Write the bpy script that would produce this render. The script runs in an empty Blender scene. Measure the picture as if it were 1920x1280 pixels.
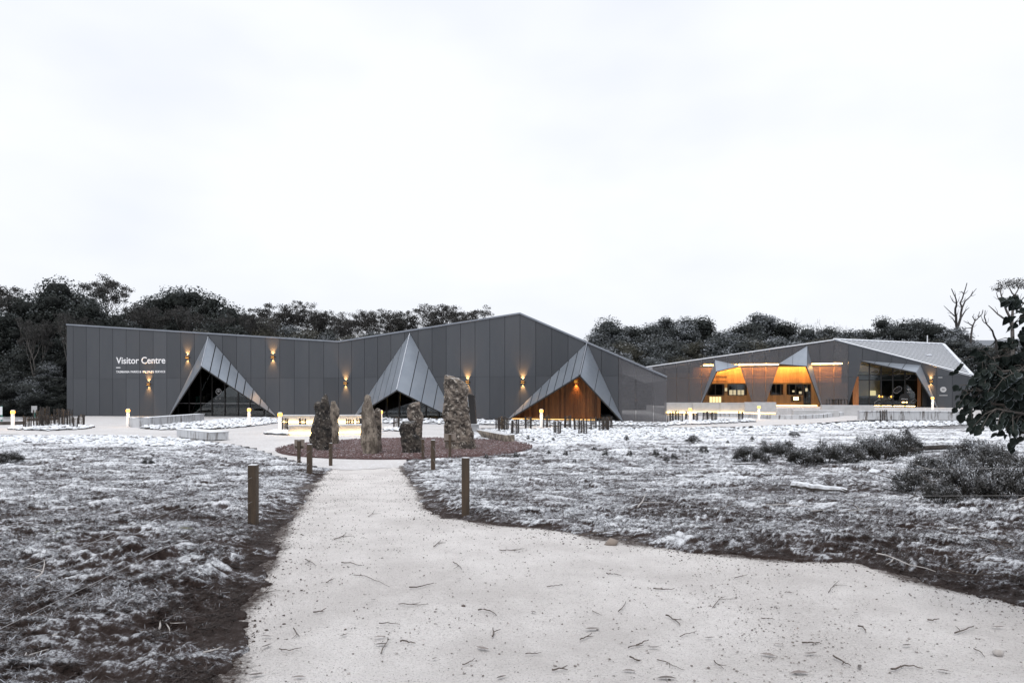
import bpy, math, random
import numpy as np
from mathutils import Vector, Matrix

R = math.radians
sc = bpy.context.scene
col = sc.collection
random.seed(7)

# ------------------------------------------------------------------ camera
F = 1280.0            # focal length in pixels of the 1920 px wide photograph
HOR = 733.0           # horizon row
EYE = 2.0             # eye height above the plaza
cam = bpy.data.cameras.new('camera')
cam.sensor_width = 36.0
cam.lens = 36.0 * F / 1920.0
cam.shift_y = (HOR - 640.0) / 1920.0
cam.clip_start = 0.1
cam.clip_end = 5000
camo = bpy.data.objects.new('camera', cam)
camo.location = (0, 0, EYE)
camo.rotation_euler = (R(90), 0, 0)
col.objects.link(camo)
sc.camera = camo

# ------------------------------------------------------------------ world: pale overcast sky
w = bpy.data.worlds.new('World')
sc.world = w
w.use_nodes = True
nt = w.node_tree
nt.nodes.clear()
sky = nt.nodes.new('ShaderNodeTexSky')
sky.sky_type = 'NISHITA'
sky.sun_disc = False
sky.sun_elevation = R(62)
sky.sun_rotation = R(200)
sky.air_density = 1.0
sky.dust_density = 2.0
hs = nt.nodes.new('ShaderNodeHueSaturation')
hs.inputs['Saturation'].default_value = 0.25
nt.links.new(sky.outputs[0], hs.inputs['Color'])
sb = nt.nodes.new('ShaderNodeVectorMath'); sb.operation = 'SCALE'; sb.inputs['Scale'].default_value = 0.09
nt.links.new(hs.outputs[0], sb.inputs[0])
tc = nt.nodes.new('ShaderNodeTexCoord')
mp = nt.nodes.new('ShaderNodeMapping'); mp.inputs['Scale'].default_value = (1.0, 1.0, 2.2)
nt.links.new(tc.outputs['Generated'], mp.inputs[0])
nz = nt.nodes.new('ShaderNodeTexNoise')
nz.inputs['Scale'].default_value = 1.7; nz.inputs['Detail'].default_value = 4; nz.inputs['Roughness'].default_value = 0.5
nt.links.new(mp.outputs[0], nz.inputs['Vector'])
cr = nt.nodes.new('ShaderNodeValToRGB')
cr.color_ramp.elements[0].position = 0.36; cr.color_ramp.elements[0].color = (0.655, 0.69, 0.76, 1)
cr.color_ramp.elements[1].position = 0.62; cr.color_ramp.elements[1].color = (0.785, 0.805, 0.845, 1)
nt.links.new(nz.outputs['Fac'], cr.inputs[0])
mx = nt.nodes.new('ShaderNodeMix'); mx.data_type = 'RGBA'; mx.inputs[0].default_value = 0.97
nt.links.new(sb.outputs[0], mx.inputs['A']); nt.links.new(cr.outputs[0], mx.inputs['B'])
bg = nt.nodes.new('ShaderNodeBackground'); bg.inputs['Strength'].default_value = 1.0
out = nt.nodes.new('ShaderNodeOutputWorld')
nt.links.new(mx.outputs['Result'], bg.inputs['Color']); nt.links.new(bg.outputs[0], out.inputs['Surface'])

# ------------------------------------------------------------------ soft sun behind the cloud
sl = bpy.data.lights.new('sun', 'SUN'); sl.energy = 1.3; sl.angle = R(30); sl.color = (1, 0.97, 0.93)
so = bpy.data.objects.new('sun', sl); col.objects.link(so)
so.rotation_euler = (R(28), 0, R(-20))

sc.view_settings.view_transform = 'Standard'
sc.view_settings.look = 'None'
sc.view_settings.exposure = 0.36
sc.view_settings.gamma = 1.0
sc.cycles.max_bounces = 7
sc.cycles.transparent_max_bounces = 12
sc.cycles.sample_clamp_indirect = 4.0

# ------------------------------------------------------------------ helpers
def gz(X, Y):
    """smooth ground height: a low rise under the camera falling to the plaza"""
    t = np.clip((np.hypot(np.asarray(Y, float), np.asarray(X, float) * 0.35) - 5.5) / 13.5, 0, 1)
    return 0.45 * (1 - t * t * (3 - 2 * t))

def G(px, py, dz=0.0):
    """pixel -> point on the ground"""
    z = 0.0
    for _ in range(30):
        D = F * (EYE - z) / max(py - HOR, 1e-3)
        X = (px - 960) / F * D
        z = 0.5 * z + 0.5 * float(gz(X, D))
    return Vector((X, D, z + dz))

def P(px, py, D):
    return Vector(((px - 960) / F * D, D, EYE + (HOR - py) / F * D))

def tag(o, label=None, cat=None, group=None, kind=None):
    if label: o['label'] = label
    if cat: o['category'] = cat
    if group: o['group'] = group
    if kind: o['kind'] = kind
    return o

def empty(name, loc=(0, 0, 0), rz=0.0, label=None, cat=None, group=None):
    o = bpy.data.objects.new(name, None); col.objects.link(o)
    o.location = loc; o.rotation_euler = (0, 0, rz); o.empty_display_size = 0.2
    tag(o, label, cat, group)
    return o

def link(name, me, mat=None):
    o = bpy.data.objects.new(name, me); col.objects.link(o)
    if mat is not None and not me.materials: me.materials.append(mat)
    return o

def np_mesh(name, V, Fs, mat=None, attrs=None, smooth=False):
    V = np.asarray(V, np.float32); Fs = np.asarray(Fs, np.int32)
    me = bpy.data.meshes.new(name)
    me.vertices.add(len(V)); me.vertices.foreach_set('co', V.ravel())
    k = Fs.shape[1]
    me.loops.add(Fs.size); me.loops.foreach_set('vertex_index', Fs.ravel())
    me.polygons.add(len(Fs)); me.polygons.foreach_set('loop_start', np.arange(0, Fs.size, k, dtype=np.int32))
    if attrs:
        for an, av in attrs.items():
            a = me.attributes.new(an, 'FLOAT', 'POINT'); a.data.foreach_set('value', np.asarray(av, np.float32))
    me.update(calc_edges=True)
    if smooth: me.polygons.foreach_set('use_smooth', np.ones(len(Fs), bool))
    if mat is not None: me.materials.append(mat)
    return me

class MB:
    """collects shapes into one mesh"""
    def __init__(s): s.v = []; s.f = []
    def add(s, vs, fs):
        b = len(s.v); s.v += [tuple(v) for v in vs]; s.f += [tuple(b + i for i in f) for f in fs]; return s
    def box(s, c, size, rz=0.0, M=None):
        hx, hy, hz = size[0] / 2, size[1] / 2, size[2] / 2
        vs = [Vector((x, y, z)) for z in (-hz, hz) for y in (-hy, hy) for x in (-hx, hx)]
        Mt = Matrix.Rotation(rz, 3, 'Z') if M is None else M
        vs = [Mt @ v + Vector(c) for v in vs]
        return s.add(vs, [(0, 2, 3, 1), (4, 5, 7, 6), (0, 1, 5, 4), (2, 6, 7, 3), (0, 4, 6, 2), (1, 3, 7, 5)])
    def prism(s, poly, off):
        n = len(poly); poly = [Vector(p) for p in poly]; off = Vector(off)
        vs = poly + [p + off for p in poly]
        fs = [tuple(range(n))[::-1], tuple(range(n, 2 * n))]
        fs += [(i, (i + 1) % n, n + (i + 1) % n, n + i) for i in range(n)]
        return s.add(vs, fs)
    def bar(s, a, b, wd, hg, up=(0, 0, 1)):
        a = Vector(a); b = Vector(b); d = (b - a); L = d.length
        if L < 1e-6: return s
        d /= L; u = Vector(up); sx = d.cross(u)
        if sx.length < 1e-4: sx = d.cross(Vector((0, 1, 0)))
        sx.normalize(); u = sx.cross(d).normalized()
        vs = []
        for p in (a, b):
            for (i, j) in ((-1, -1), (1, -1), (1, 1), (-1, 1)):
                vs.append(p + sx * (wd / 2 * i) + u * (hg / 2 * j))
        return s.add(vs, [(0, 1, 2, 3), (7, 6, 5, 4), (0, 4, 5, 1), (1, 5, 6, 2), (2, 6, 7, 3), (3, 7, 4, 0)])
    def tube(s, pts, rad, n=6, cap=True):
        pts = [Vector(p) for p in pts]; m = len(pts)
        if not hasattr(rad, '__len__'): rad = [rad] * m
        vs = []; ref = None
        for i, p in enumerate(pts):
            t = (pts[min(i + 1, m - 1)] - pts[max(i - 1, 0)])
            t = t.normalized() if t.length > 1e-9 else Vector((0, 0, 1))
            if ref is None: ref = Vector((1, 0, 0)) if abs(t.x) < 0.9 else Vector((0, 1, 0))
            a = t.cross(ref).normalized(); b = t.cross(a).normalized(); ref = b.cross(t) if False else ref
            for k in range(n):
                an = 2 * math.pi * k / n
                vs.append(p + (a * math.cos(an) + b * math.sin(an)) * rad[i])
        fs = []
        for i in range(m - 1):
            for k in range(n):
                k2 = (k + 1) % n
                fs.append((i * n + k, i * n + k2, (i + 1) * n + k2, (i + 1) * n + k))
        if cap:
            fs.append(tuple(range(n))[::-1]); fs.append(tuple((m - 1) * n + k for k in range(n)))
        return s.add(vs, fs)
    def lathe(s, c, prof, n=16):
        c = Vector(c); vs = []; fs = []; m = len(prof)
        for (r, z) in prof:
            for k in range(n):
                a = 2 * math.pi * k / n
                vs.append(c + Vector((r * math.cos(a), r * math.sin(a), z)))
        for i in range(m - 1):
            for k in range(n):
                k2 = (k + 1) % n
                fs.append((i * n + k, i * n + k2, (i + 1) * n + k2, (i + 1) * n + k))
        fs.append(tuple(range(n))[::-1]); fs.append(tuple((m - 1) * n + k for k in range(n)))
        return s.add(vs, fs)
    def mesh(s, name, mat=None, smooth=False):
        me = bpy.data.meshes.new(name); me.from_pydata(s.v, [], s.f); me.update()
        if smooth:
            for p in me.polygons: p.use_smooth = True
        if mat is not None: me.materials.append(mat)
        return me
    def build(s, name, mat, parent=None, smooth=False):
        return adopt(link(name, s.mesh(name, mat, smooth)), parent)

def adopt(o, parent):
    """make o a part of parent and keep it where it was built"""
    if parent is not None:
        o.parent = parent
        if parent.parent is None: o.matrix_parent_inverse = parent.matrix_basis.inverted()
    return o

def copy_tree(o, parent=None):
    c = o.copy(); col.objects.link(c); c.parent = parent
    for ch in list(o.children): copy_tree(ch, c)
    return c

# ------------------------------------------------------------------ noise
def _hash(ix, iy, seed):
    h = (ix.astype(np.int64) * 374761393 + iy.astype(np.int64) * 668265263 + seed * 1274126177) & 0xffffffff
    h = ((h ^ (h >> 13)) * 1274126177) & 0xffffffff
    h = h ^ (h >> 16)
    return h
def noise2(x, y, seed=0):
    x = np.asarray(x, float); y = np.asarray(y, float)
    x0 = np.floor(x); y0 = np.floor(y); fx = x - x0; fy = y - y0
    u = fx * fx * fx * (fx * (fx * 6 - 15) + 10); v = fy * fy * fy * (fy * (fy * 6 - 15) + 10)
    def g(dx, dy):
        a = _hash(x0 + dx, y0 + dy, seed) * (2 * math.pi / 4294967296.0)
        return np.cos(a) * (fx - dx) + np.sin(a) * (fy - dy)
    return 1.5 * ((g(0, 0) * (1 - u) + g(1, 0) * u) * (1 - v) + (g(0, 1) * (1 - u) + g(1, 1) * u) * v)
def noise3(p, seed=0):
    """cheap 3-D noise from three planes"""
    return (noise2(p[:, 0] + 0.37 * p[:, 2], p[:, 1], seed) + noise2(p[:, 1] + 9.1, p[:, 2] + 0.31 * p[:, 0], seed + 1)
            + noise2(p[:, 2] + 3.7, p[:, 0] + 0.29 * p[:, 1], seed + 2)) / 1.8

# ------------------------------------------------------------------ materials
def mat(name, c1, c2=None, scale=6.0, rough=0.7, bump=0.0, bscale=None, metal=0.0, snow=0.0, snowlo=0.45, snowhi=0.85,
        stretch=(1, 1, 1), spec=0.5, rnd=0.0, detail=5, c3=None, fine=None, lo=0.34, hi=0.66, fw=0.07):
    m = bpy.data.materials.new(name); m.use_nodes = True
    t = m.node_tree; n = t.nodes; L = t.links
    b = n['Principled BSDF']
    b.inputs['Roughness'].default_value = rough; b.inputs['Metallic'].default_value = metal
    b.inputs['Specular IOR Level'].default_value = spec
    tcn = n.new('ShaderNodeTexCoord'); mpn = n.new('ShaderNodeMapping'); mpn.inputs['Scale'].default_value = stretch
    L.new(tcn.outputs['Object'], mpn.inputs[0])
    nzn = n.new('ShaderNodeTexNoise'); nzn.inputs['Scale'].default_value = scale; nzn.inputs['Detail'].default_value = detail
    nzn.inputs['Roughness'].default_value = 0.62
    L.new(mpn.outputs[0], nzn.inputs['Vector'])
    rp = n.new('ShaderNodeValToRGB')
    c2 = c2 or tuple(x * 0.75 for x in c1)
    rp.color_ramp.elements[0].position = lo; rp.color_ramp.elements[0].color = (*c1, 1)
    rp.color_ramp.elements[1].position = hi; rp.color_ramp.elements[1].color = (*c2, 1)
    if c3:
        e = rp.color_ramp.elements.new(0.52); e.color = (*c3, 1)
    L.new(nzn.outputs['Fac'], rp.inputs[0])
    cout = rp.outputs[0]
    if fine:                       # fine = (scale, dark colour, threshold)
        f2 = n.new('ShaderNodeTexNoise'); f2.inputs['Scale'].default_value = fine[0]; f2.inputs['Detail'].default_value = 3
        f2.inputs['Roughness'].default_value = 0.7
        L.new(mpn.outputs[0], f2.inputs['Vector'])
        mr = n.new('ShaderNodeMapRange'); mr.inputs['From Min'].default_value = fine[2]; mr.inputs['From Max'].default_value = fine[2] + fw
        L.new(f2.outputs['Fac'], mr.inputs['Value'])
        mxn = n.new('ShaderNodeMix'); mxn.data_type = 'RGBA'; mxn.inputs['B'].default_value = (*fine[1], 1)
        L.new(mr.outputs[0], mxn.inputs[0]); L.new(cout, mxn.inputs['A']); cout = mxn.outputs['Result']
    if rnd:
        oi = n.new('ShaderNodeObjectInfo')
        mr = n.new('ShaderNodeMapRange'); mr.inputs['To Min'].default_value = 1 - rnd; mr.inputs['To Max'].default_value = 1 + rnd
        L.new(oi.outputs['Random'], mr.inputs['Value'])
        sv = n.new('ShaderNodeVectorMath'); sv.operation = 'SCALE'
        L.new(cout, sv.inputs[0]); L.new(mr.outputs[0], sv.inputs['Scale']); cout = sv.outputs[0]
    if snow:
        ge = n.new('ShaderNodeNewGeometry'); sx = n.new('ShaderNodeSeparateXYZ'); L.new(ge.outputs['Normal'], sx.inputs[0])
        sn = n.new('ShaderNodeTexNoise'); sn.inputs['Scale'].default_value = 9.0; sn.inputs['Detail'].default_value = 4
        L.new(tcn.outputs['Object'], sn.inputs['Vector'])
        ad = n.new('ShaderNodeMath'); ad.operation = 'MULTIPLY_ADD'; ad.inputs[1].default_value = 0.7
        L.new(sn.outputs['Fac'], ad.inputs[0]); 
        sb2 = n.new('ShaderNodeMath'); sb2.operation = 'SUBTRACT'; sb2.inputs[1].default_value = 0.35
        L.new(sx.outputs['Z'], sb2.inputs[0]); L.new(sb2.outputs[0], ad.inputs[2])
        mr = n.new('ShaderNodeMapRange'); mr.inputs['From Min'].default_value = snowlo; mr.inputs['From Max'].default_value = snowhi
        mr.inputs['To Max'].default_value = snow
        L.new(ad.outputs[0], mr.inputs['Value'])
        mxn = n.new('ShaderNodeMix'); mxn.data_type = 'RGBA'; mxn.inputs['B'].default_value = (0.80, 0.83, 0.88, 1)
        L.new(mr.outputs[0], mxn.inputs[0]); L.new(cout, mxn.inputs['A']); cout = mxn.outputs['Result']
    L.new(cout, b.inputs['Base Color'])
    if bump:
        bn = n.new('ShaderNodeTexNoise'); bn.inputs['Scale'].default_value = bscale or scale * 4; bn.inputs['Detail'].default_value = 6
        bn.inputs['Roughness'].default_value = 0.65
        L.new(mpn.outputs[0], bn.inputs['Vector'])
        bp = n.new('ShaderNodeBump'); bp.inputs['Strength'].default_value = bump; bp.inputs['Distance'].default_value = 0.05
        L.new(bn.outputs['Fac'], bp.inputs['Height']); L.new(bp.outputs[0], b.inputs['Normal'])
    return m

def emit(name, c, s):
    m = bpy.data.materials.new(name); m.use_nodes = True
    n = m.node_tree.nodes; n.clear()
    e = n.new('ShaderNodeEmission'); e.inputs[0].default_value = (*c, 1); e.inputs[1].default_value = s
    o = n.new('ShaderNodeOutputMaterial'); m.node_tree.links.new(e.outputs[0], o.inputs[0])
    return m

def attr_mat(name, attr, stops, rough=0.8, fine=0.35, fscale=60, bump=0.0, spec=0.3, rnd=0.0, transl=0.0):
    """colour ramp driven by a vertex attribute plus fine noise"""
    m = bpy.data.materials.new(name); m.use_nodes = True
    t = m.node_tree; n = t.nodes; L = t.links; b = n['Principled BSDF']
    b.inputs['Roughness'].default_value = rough; b.inputs['Specular IOR Level'].default_value = spec
    a = n.new('ShaderNodeAttribute'); a.attribute_name = attr
    fac = a.outputs['Fac']
    tcn = n.new('ShaderNodeTexCoord')
    if fine:
        nz = n.new('ShaderNodeTexNoise'); nz.inputs['Scale'].default_value = fscale; nz.inputs['Detail'].default_value = 5
        nz.inputs['Roughness'].default_value = 0.7
        L.new(tcn.outputs['Object'], nz.inputs['Vector'])
        s1 = n.new('ShaderNodeMath'); s1.operation = 'SUBTRACT'; s1.inputs[1].default_value = 0.5; L.new(nz.outputs['Fac'], s1.inputs[0])
        s2 = n.new('ShaderNodeMath'); s2.operation = 'MULTIPLY_ADD'; s2.inputs[1].default_value = fine * 2; L.new(s1.outputs[0], s2.inputs[0]); L.new(fac, s2.inputs[2])
        fac = s2.outputs[0]
    if rnd:
        oi = n.new('ShaderNodeObjectInfo')
        s3 = n.new('ShaderNodeMath'); s3.operation = 'SUBTRACT'; s3.inputs[1].default_value = 0.5; L.new(oi.outputs['Random'], s3.inputs[0])
        s4 = n.new('ShaderNodeMath'); s4.operation = 'MULTIPLY_ADD'; s4.inputs[1].default_value = rnd; L.new(s3.outputs[0], s4.inputs[0]); L.new(fac, s4.inputs[2])
        fac = s4.outputs[0]
    rp = n.new('ShaderNodeValToRGB'); cr = rp.color_ramp
    cr.elements[0].position = stops[0][0]; cr.elements[0].color = (*stops[0][1], 1)
    cr.elements[1].position = stops[-1][0]; cr.elements[1].color = (*stops[-1][1], 1)
    for p, c in stops[1:-1]:
        e = cr.elements.new(p); e.color = (*c, 1)
    L.new(fac, rp.inputs[0]); L.new(rp.outputs[0], b.inputs['Base Color'])
    if bump:
        bn = n.new('ShaderNodeTexNoise'); bn.inputs['Scale'].default_value = fscale; bn.inputs['Detail'].default_value = 6
        bn.inputs['Roughness'].default_value = 0.7
        L.new(tcn.outputs['Object'], bn.inputs['Vector'])
        bp = n.new('ShaderNodeBump'); bp.inputs['Strength'].default_value = bump; bp.inputs['Distance'].default_value = 0.03
        L.new(bn.outputs['Fac'], bp.inputs['Height']); L.new(bp.outputs[0], b.inputs['Normal'])
    return m

def see_through(name, base, fac, tint=(1, 1, 1), rough=0.3, gloss=None):
    """perforated sheet or glass: part surface, part clear"""
    m = bpy.data.materials.new(name); m.use_nodes = True
    t = m.node_tree; n = t.nodes; L = t.links; b = n['Principled BSDF']; o = n['Material Output']
    b.inputs['Base Color'].default_value = (*base, 1); b.inputs['Roughness'].default_value = rough
    tr = n.new('ShaderNodeBsdfTransparent'); tr.inputs[0].default_value = (*tint, 1)
    mx = n.new('ShaderNodeMixShader')
    if gloss is None:
        mx.inputs[0].default_value = fac
        L.new(b.outputs[0], mx.inputs[1]); L.new(tr.outputs[0], mx.inputs[2])
    else:
        gl = n.new('ShaderNodeBsdfGlossy'); gl.inputs['Roughness'].default_value = 0.02; gl.inputs[0].default_value = (0.9, 0.93, 0.95, 1)
        lw = n.new('ShaderNodeLayerWeight'); lw.inputs[0].default_value = gloss
        mr = n.new('ShaderNodeMapRange'); mr.inputs['To Min'].default_value = 0.05; mr.inputs['To Max'].default_value = 0.85
        L.new(lw.outputs['Fresnel'], mr.inputs[0]); L.new(mr.outputs[0], mx.inputs[0])
        L.new(tr.outputs[0], mx.inputs[1]); L.new(gl.outputs[0], mx.inputs[2])
    L.new(mx.outputs[0], o.inputs[0])
    return m

M = {}
M['screen'] = mat('screen', (0.055, 0.060, 0.069), (0.067, 0.071, 0.079), 0.5, 0.23, rnd=0.15, stretch=(1, 1, 0.25), spec=0.45, bump=0.10, bscale=1.1)
M['meshscreen'] = see_through('meshscreen', (0.115, 0.114, 0.124), 0.44, rough=0.45)
M['fold'] = mat('fold', (0.33, 0.365, 0.415), (0.28, 0.315, 0.365), 0.8, 0.36, metal=0.55, rnd=0.06)
M['trim'] = mat('trim', (0.30, 0.32, 0.36), (0.25, 0.27, 0.31), 2, 0.35, metal=0.7)
M['snowtrim'] = mat('snowtrim', (0.72, 0.74, 0.78), (0.62, 0.65, 0.70), 3, 0.8)
M['backing'] = mat('backing', (0.028, 0.029, 0.034), (0.024, 0.025, 0.029), 2, 0.8)
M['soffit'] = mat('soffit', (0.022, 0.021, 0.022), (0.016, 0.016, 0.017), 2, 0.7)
M['frame'] = mat('frame', (0.015, 0.014, 0.014), (0.02, 0.018, 0.017), 5, 0.4)
M['glass'] = see_through('glass', (0, 0, 0), 0, tint=(0.72, 0.75, 0.74), gloss=0.16)
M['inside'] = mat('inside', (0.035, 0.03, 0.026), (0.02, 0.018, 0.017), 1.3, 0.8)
M['cream'] = mat('cream', (0.48, 0.44, 0.33), (0.42, 0.38, 0.28), 2, 0.8)
M['clad'] = mat('clad', (0.36, 0.145, 0.048), (0.22, 0.085, 0.028), 2.5, 0.55, bump=0.25, bscale=18, stretch=(9, 9, 0.8), rnd=0.45)
M['cladwarm'] = mat('cladwarm', (0.50, 0.26, 0.10), (0.38, 0.18, 0.062), 2.5, 0.55, bump=0.2, bscale=18, stretch=(9, 9, 0.8), rnd=0.20)
M['claddark'] = mat('claddark', (0.20, 0.125, 0.060), (0.15, 0.092, 0.044), 2.5, 0.6, stretch=(9, 9, 0.8), rnd=0.18)
M['roof'] = mat('roof', (0.80, 0.82, 0.86), (0.68, 0.70, 0.74), 1.5, 0.55, bump=0.1)
M['rib'] = mat('rib', (0.22, 0.23, 0.255), (0.18, 0.19, 0.21), 2, 0.5)
M['concrete'] = mat('concrete', (0.50, 0.50, 0.51), (0.41, 0.41, 0.415), 2.2, 0.8, bump=0.15, bscale=30, snow=0.92, snowlo=0.35, snowhi=0.62)
M['stained'] = mat('stained', (0.55, 0.56, 0.58), (0.10, 0.083, 0.073), 3.2, 0.8, bump=0.2, bscale=30, snow=0.94, snowlo=0.35, snowhi=0.62,
                   stretch=(1.6, 1.6, 0.25), c3=(0.50, 0.51, 0.53))
M['plaza'] = mat('plaza', (0.60, 0.585, 0.585), (0.51, 0.495, 0.495), 0.55, 0.75, bump=0.08, bscale=25, fine=(9, (0.74, 0.75, 0.78), 0.57))
M['gravelpath'] = mat('gravelpath', (0.95, 0.912, 0.895), (0.76, 0.722, 0.704), 1.2, 0.9, bump=1.0, bscale=60, lo=0.38, hi=0.62, fw=0.14,
                      fine=(70, (0.50, 0.464, 0.446), 0.545), detail=9)
def stain(m, attr, colour):
    """soil trodden over a surface where the vertex attribute is high"""
    t = m.node_tree; n = t.nodes; L = t.links; b = n['Principled BSDF']
    src = b.inputs['Base Color'].links[0].from_socket
    a = n.new('ShaderNodeAttribute'); a.attribute_name = attr
    tcn = n.new('ShaderNodeTexCoord'); nz = n.new('ShaderNodeTexNoise'); nz.inputs['Scale'].default_value = 26; nz.inputs['Detail'].default_value = 8; nz.inputs['Roughness'].default_value = 0.75
    L.new(tcn.outputs['Object'], nz.inputs['Vector'])
    ad = n.new('ShaderNodeMath'); ad.operation = 'ADD'; L.new(a.outputs['Fac'], ad.inputs[0]); L.new(nz.outputs['Fac'], ad.inputs[1])
    mr = n.new('ShaderNodeMapRange'); mr.inputs['From Min'].default_value = 0.82; mr.inputs['From Max'].default_value = 1.12; L.new(ad.outputs[0], mr.inputs[0])
    mxn = n.new('ShaderNodeMix'); mxn.data_type = 'RGBA'; mxn.inputs['B'].default_value = (*colour, 1)
    L.new(mr.outputs[0], mxn.inputs[0]); L.new(src, mxn.inputs['A']); L.new(mxn.outputs['Result'], b.inputs['Base Color'])
stain(M['gravelpath'], 'edge', (0.070, 0.050, 0.043))
M['redgravel'] = mat('redgravel', (0.115, 0.055, 0.050), (0.065, 0.036, 0.035), 22, 0.9, bump=0.9, bscale=38,
                     fine=(16, (0.36, 0.30, 0.30), 0.62))
M['pebble_red'] = mat('pebble_red', (0.17, 0.085, 0.078), (0.075, 0.040, 0.038), 3.0, 0.85, snow=0.45, snowlo=0.62, snowhi=1.05)
M['rocks'] = mat('rocks', (0.13, 0.125, 0.125), (0.055, 0.052, 0.052), 2.3, 0.85, bump=0.3, snow=0.97, snowlo=0.10, snowhi=0.42)
M['bed'] = mat('bed', (0.62, 0.64, 0.68), (0.16, 0.15, 0.15), 7, 0.9, bump=0.5, c3=(0.42, 0.43, 0.46))
M['stone_dark'] = mat('stone_dark', (0.070, 0.058, 0.048), (0.014, 0.012, 0.011), 4.5, 0.85, bump=1.0, bscale=11, snow=0.40, snowlo=0.80, snowhi=1.15,
                      fine=(11, (0.24, 0.215, 0.19), 0.58), detail=10, lo=0.43, hi=0.57)
M['stone_brown'] = mat('stone_brown', (0.245, 0.205, 0.172), (0.042, 0.034, 0.029), 4.2, 0.85, bump=1.0, bscale=11, snow=0.7, snowlo=0.80, snowhi=1.1,
                       fine=(9, (0.43, 0.39, 0.345), 0.57), detail=10, lo=0.42, hi=0.58)
M['stone_grey'] = mat('stone_grey', (0.30, 0.255, 0.21), (0.105, 0.085, 0.068), 4.0, 0.85, bump=1.0, bscale=13, snow=0.85, snowlo=0.78, snowhi=1.05,
                      stretch=(1.5, 1.5, 0.6), fine=(10, (0.05, 0.042, 0.036), 0.58), detail=10, lo=0.42, hi=0.58)
M['post'] = mat('post', (0.085, 0.058, 0.037), (0.045, 0.032, 0.022), 3, 0.75, bump=0.35, bscale=14, stretch=(7, 7, 0.7), snow=0.8, snowlo=0.55, snowhi=0.8)
M['board'] = mat('board', (0.26, 0.215, 0.185), (0.20, 0.165, 0.14), 3, 0.75, bump=0.2, stretch=(1, 1, 5))
M['wire'] = mat('wire', (0.40, 0.39, 0.39), (0.30, 0.29, 0.29), 8, 0.55)
M['stake'] = mat('stake', (0.055, 0.045, 0.040), (0.030, 0.026, 0.024), 5, 0.8, snow=0.5)
M['white'] = mat('white', (0.74, 0.75, 0.78), (0.66, 0.67, 0.70), 4, 0.5)
M['green'] = mat('green', (0.05, 0.20, 0.16), (0.06, 0.23, 0.18), 4, 0.5)
M['letter'] = mat('letter', (0.86, 0.86, 0.88), (0.82, 0.82, 0.84), 4, 0.5)
M['letterdark'] = mat('letterdark', (0.05, 0.03, 0.02), (0.06, 0.035, 0.02), 4, 0.6)
M['lettersoft'] = mat('lettersoft', (0.46, 0.46, 0.47), (0.40, 0.40, 0.41), 4, 0.6)
M['lamp'] = emit('lamp', (1.0, 0.44, 0.07), 4.2)
M['led'] = emit('led', (1.0, 0.64, 0.24), 15)
M['ledwarm'] = emit('ledwarm', (1.0, 0.54, 0.15), 95)
M['ledfaint'] = emit('ledfaint', (1.0, 0.58, 0.2), 1.6)
M['ledsoft'] = emit('ledsoft', (1.0, 0.62, 0.22), 9)
M['lit'] = emit('lit', (1.0, 0.80, 0.40), 1.1)
M['litpaper'] = emit('litpaper', (0.95, 0.80, 0.50), 0.55)
M['bark'] = mat('bark', (0.050, 0.042, 0.036), (0.085, 0.075, 0.068), 3, 0.85, bump=0.4, stretch=(2, 2, 0.5))
M['barkpale'] = mat('barkpale', (0.17, 0.155, 0.145), (0.08, 0.072, 0.066), 2, 0.85, bump=0.3, stretch=(2, 2, 0.5))
M['deadwood'] = mat('deadwood', (0.065, 0.058, 0.055), (0.040, 0.036, 0.034), 3, 0.85, bump=0.3)
M['log'] = mat('log', (0.10, 0.085, 0.075), (0.045, 0.038, 0.034), 5, 0.85, bump=0.6, stretch=(1, 1, 1), snow=0.9, snowlo=0.35, snowhi=0.6)
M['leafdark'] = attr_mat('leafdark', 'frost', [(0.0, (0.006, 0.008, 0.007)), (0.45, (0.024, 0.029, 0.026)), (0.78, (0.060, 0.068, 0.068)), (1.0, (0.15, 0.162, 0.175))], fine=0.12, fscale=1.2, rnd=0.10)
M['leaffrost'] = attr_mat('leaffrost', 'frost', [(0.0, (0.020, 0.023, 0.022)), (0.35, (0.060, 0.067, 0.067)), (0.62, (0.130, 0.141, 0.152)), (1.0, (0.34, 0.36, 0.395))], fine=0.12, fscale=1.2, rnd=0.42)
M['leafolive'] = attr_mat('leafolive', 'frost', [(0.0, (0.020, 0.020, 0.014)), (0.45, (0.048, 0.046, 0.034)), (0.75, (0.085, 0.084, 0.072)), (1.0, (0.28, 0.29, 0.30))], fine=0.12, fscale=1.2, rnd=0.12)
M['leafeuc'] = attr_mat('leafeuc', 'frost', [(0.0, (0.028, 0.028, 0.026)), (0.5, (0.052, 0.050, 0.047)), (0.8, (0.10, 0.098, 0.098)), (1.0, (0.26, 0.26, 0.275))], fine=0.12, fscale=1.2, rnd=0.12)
M['heath'] = attr_mat('heath', 'frost', [(0.0, (0.010, 0.010, 0.008)), (0.40, (0.036, 0.034, 0.030)), (0.66, (0.16, 0.16, 0.165)), (1.0, (0.68, 0.71, 0.76))], fine=0.15, fscale=9, rnd=0.10)
M['gumleaf'] = attr_mat('gumleaf', 'frost', [(0.0, (0.004, 0.007, 0.006)), (0.60, (0.015, 0.023, 0.019)), (0.80, (0.045, 0.058, 0.060)), (1.0, (0.42, 0.47, 0.52))], rough=0.6, fine=0.26, fscale=60, rnd=0.22, spec=0.15)
M['ground'] = attr_mat('ground', 'snow', [(0.0, (0.026, 0.015, 0.012)), (0.25, (0.044, 0.030, 0.026)), (0.40, (0.095, 0.084, 0.088)), (0.55, (0.41, 0.42, 0.45)), (0.80, (0.86, 0.88, 0.92))],
                       rough=0.9, fine=0.52, fscale=70, bump=1.0)
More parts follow.
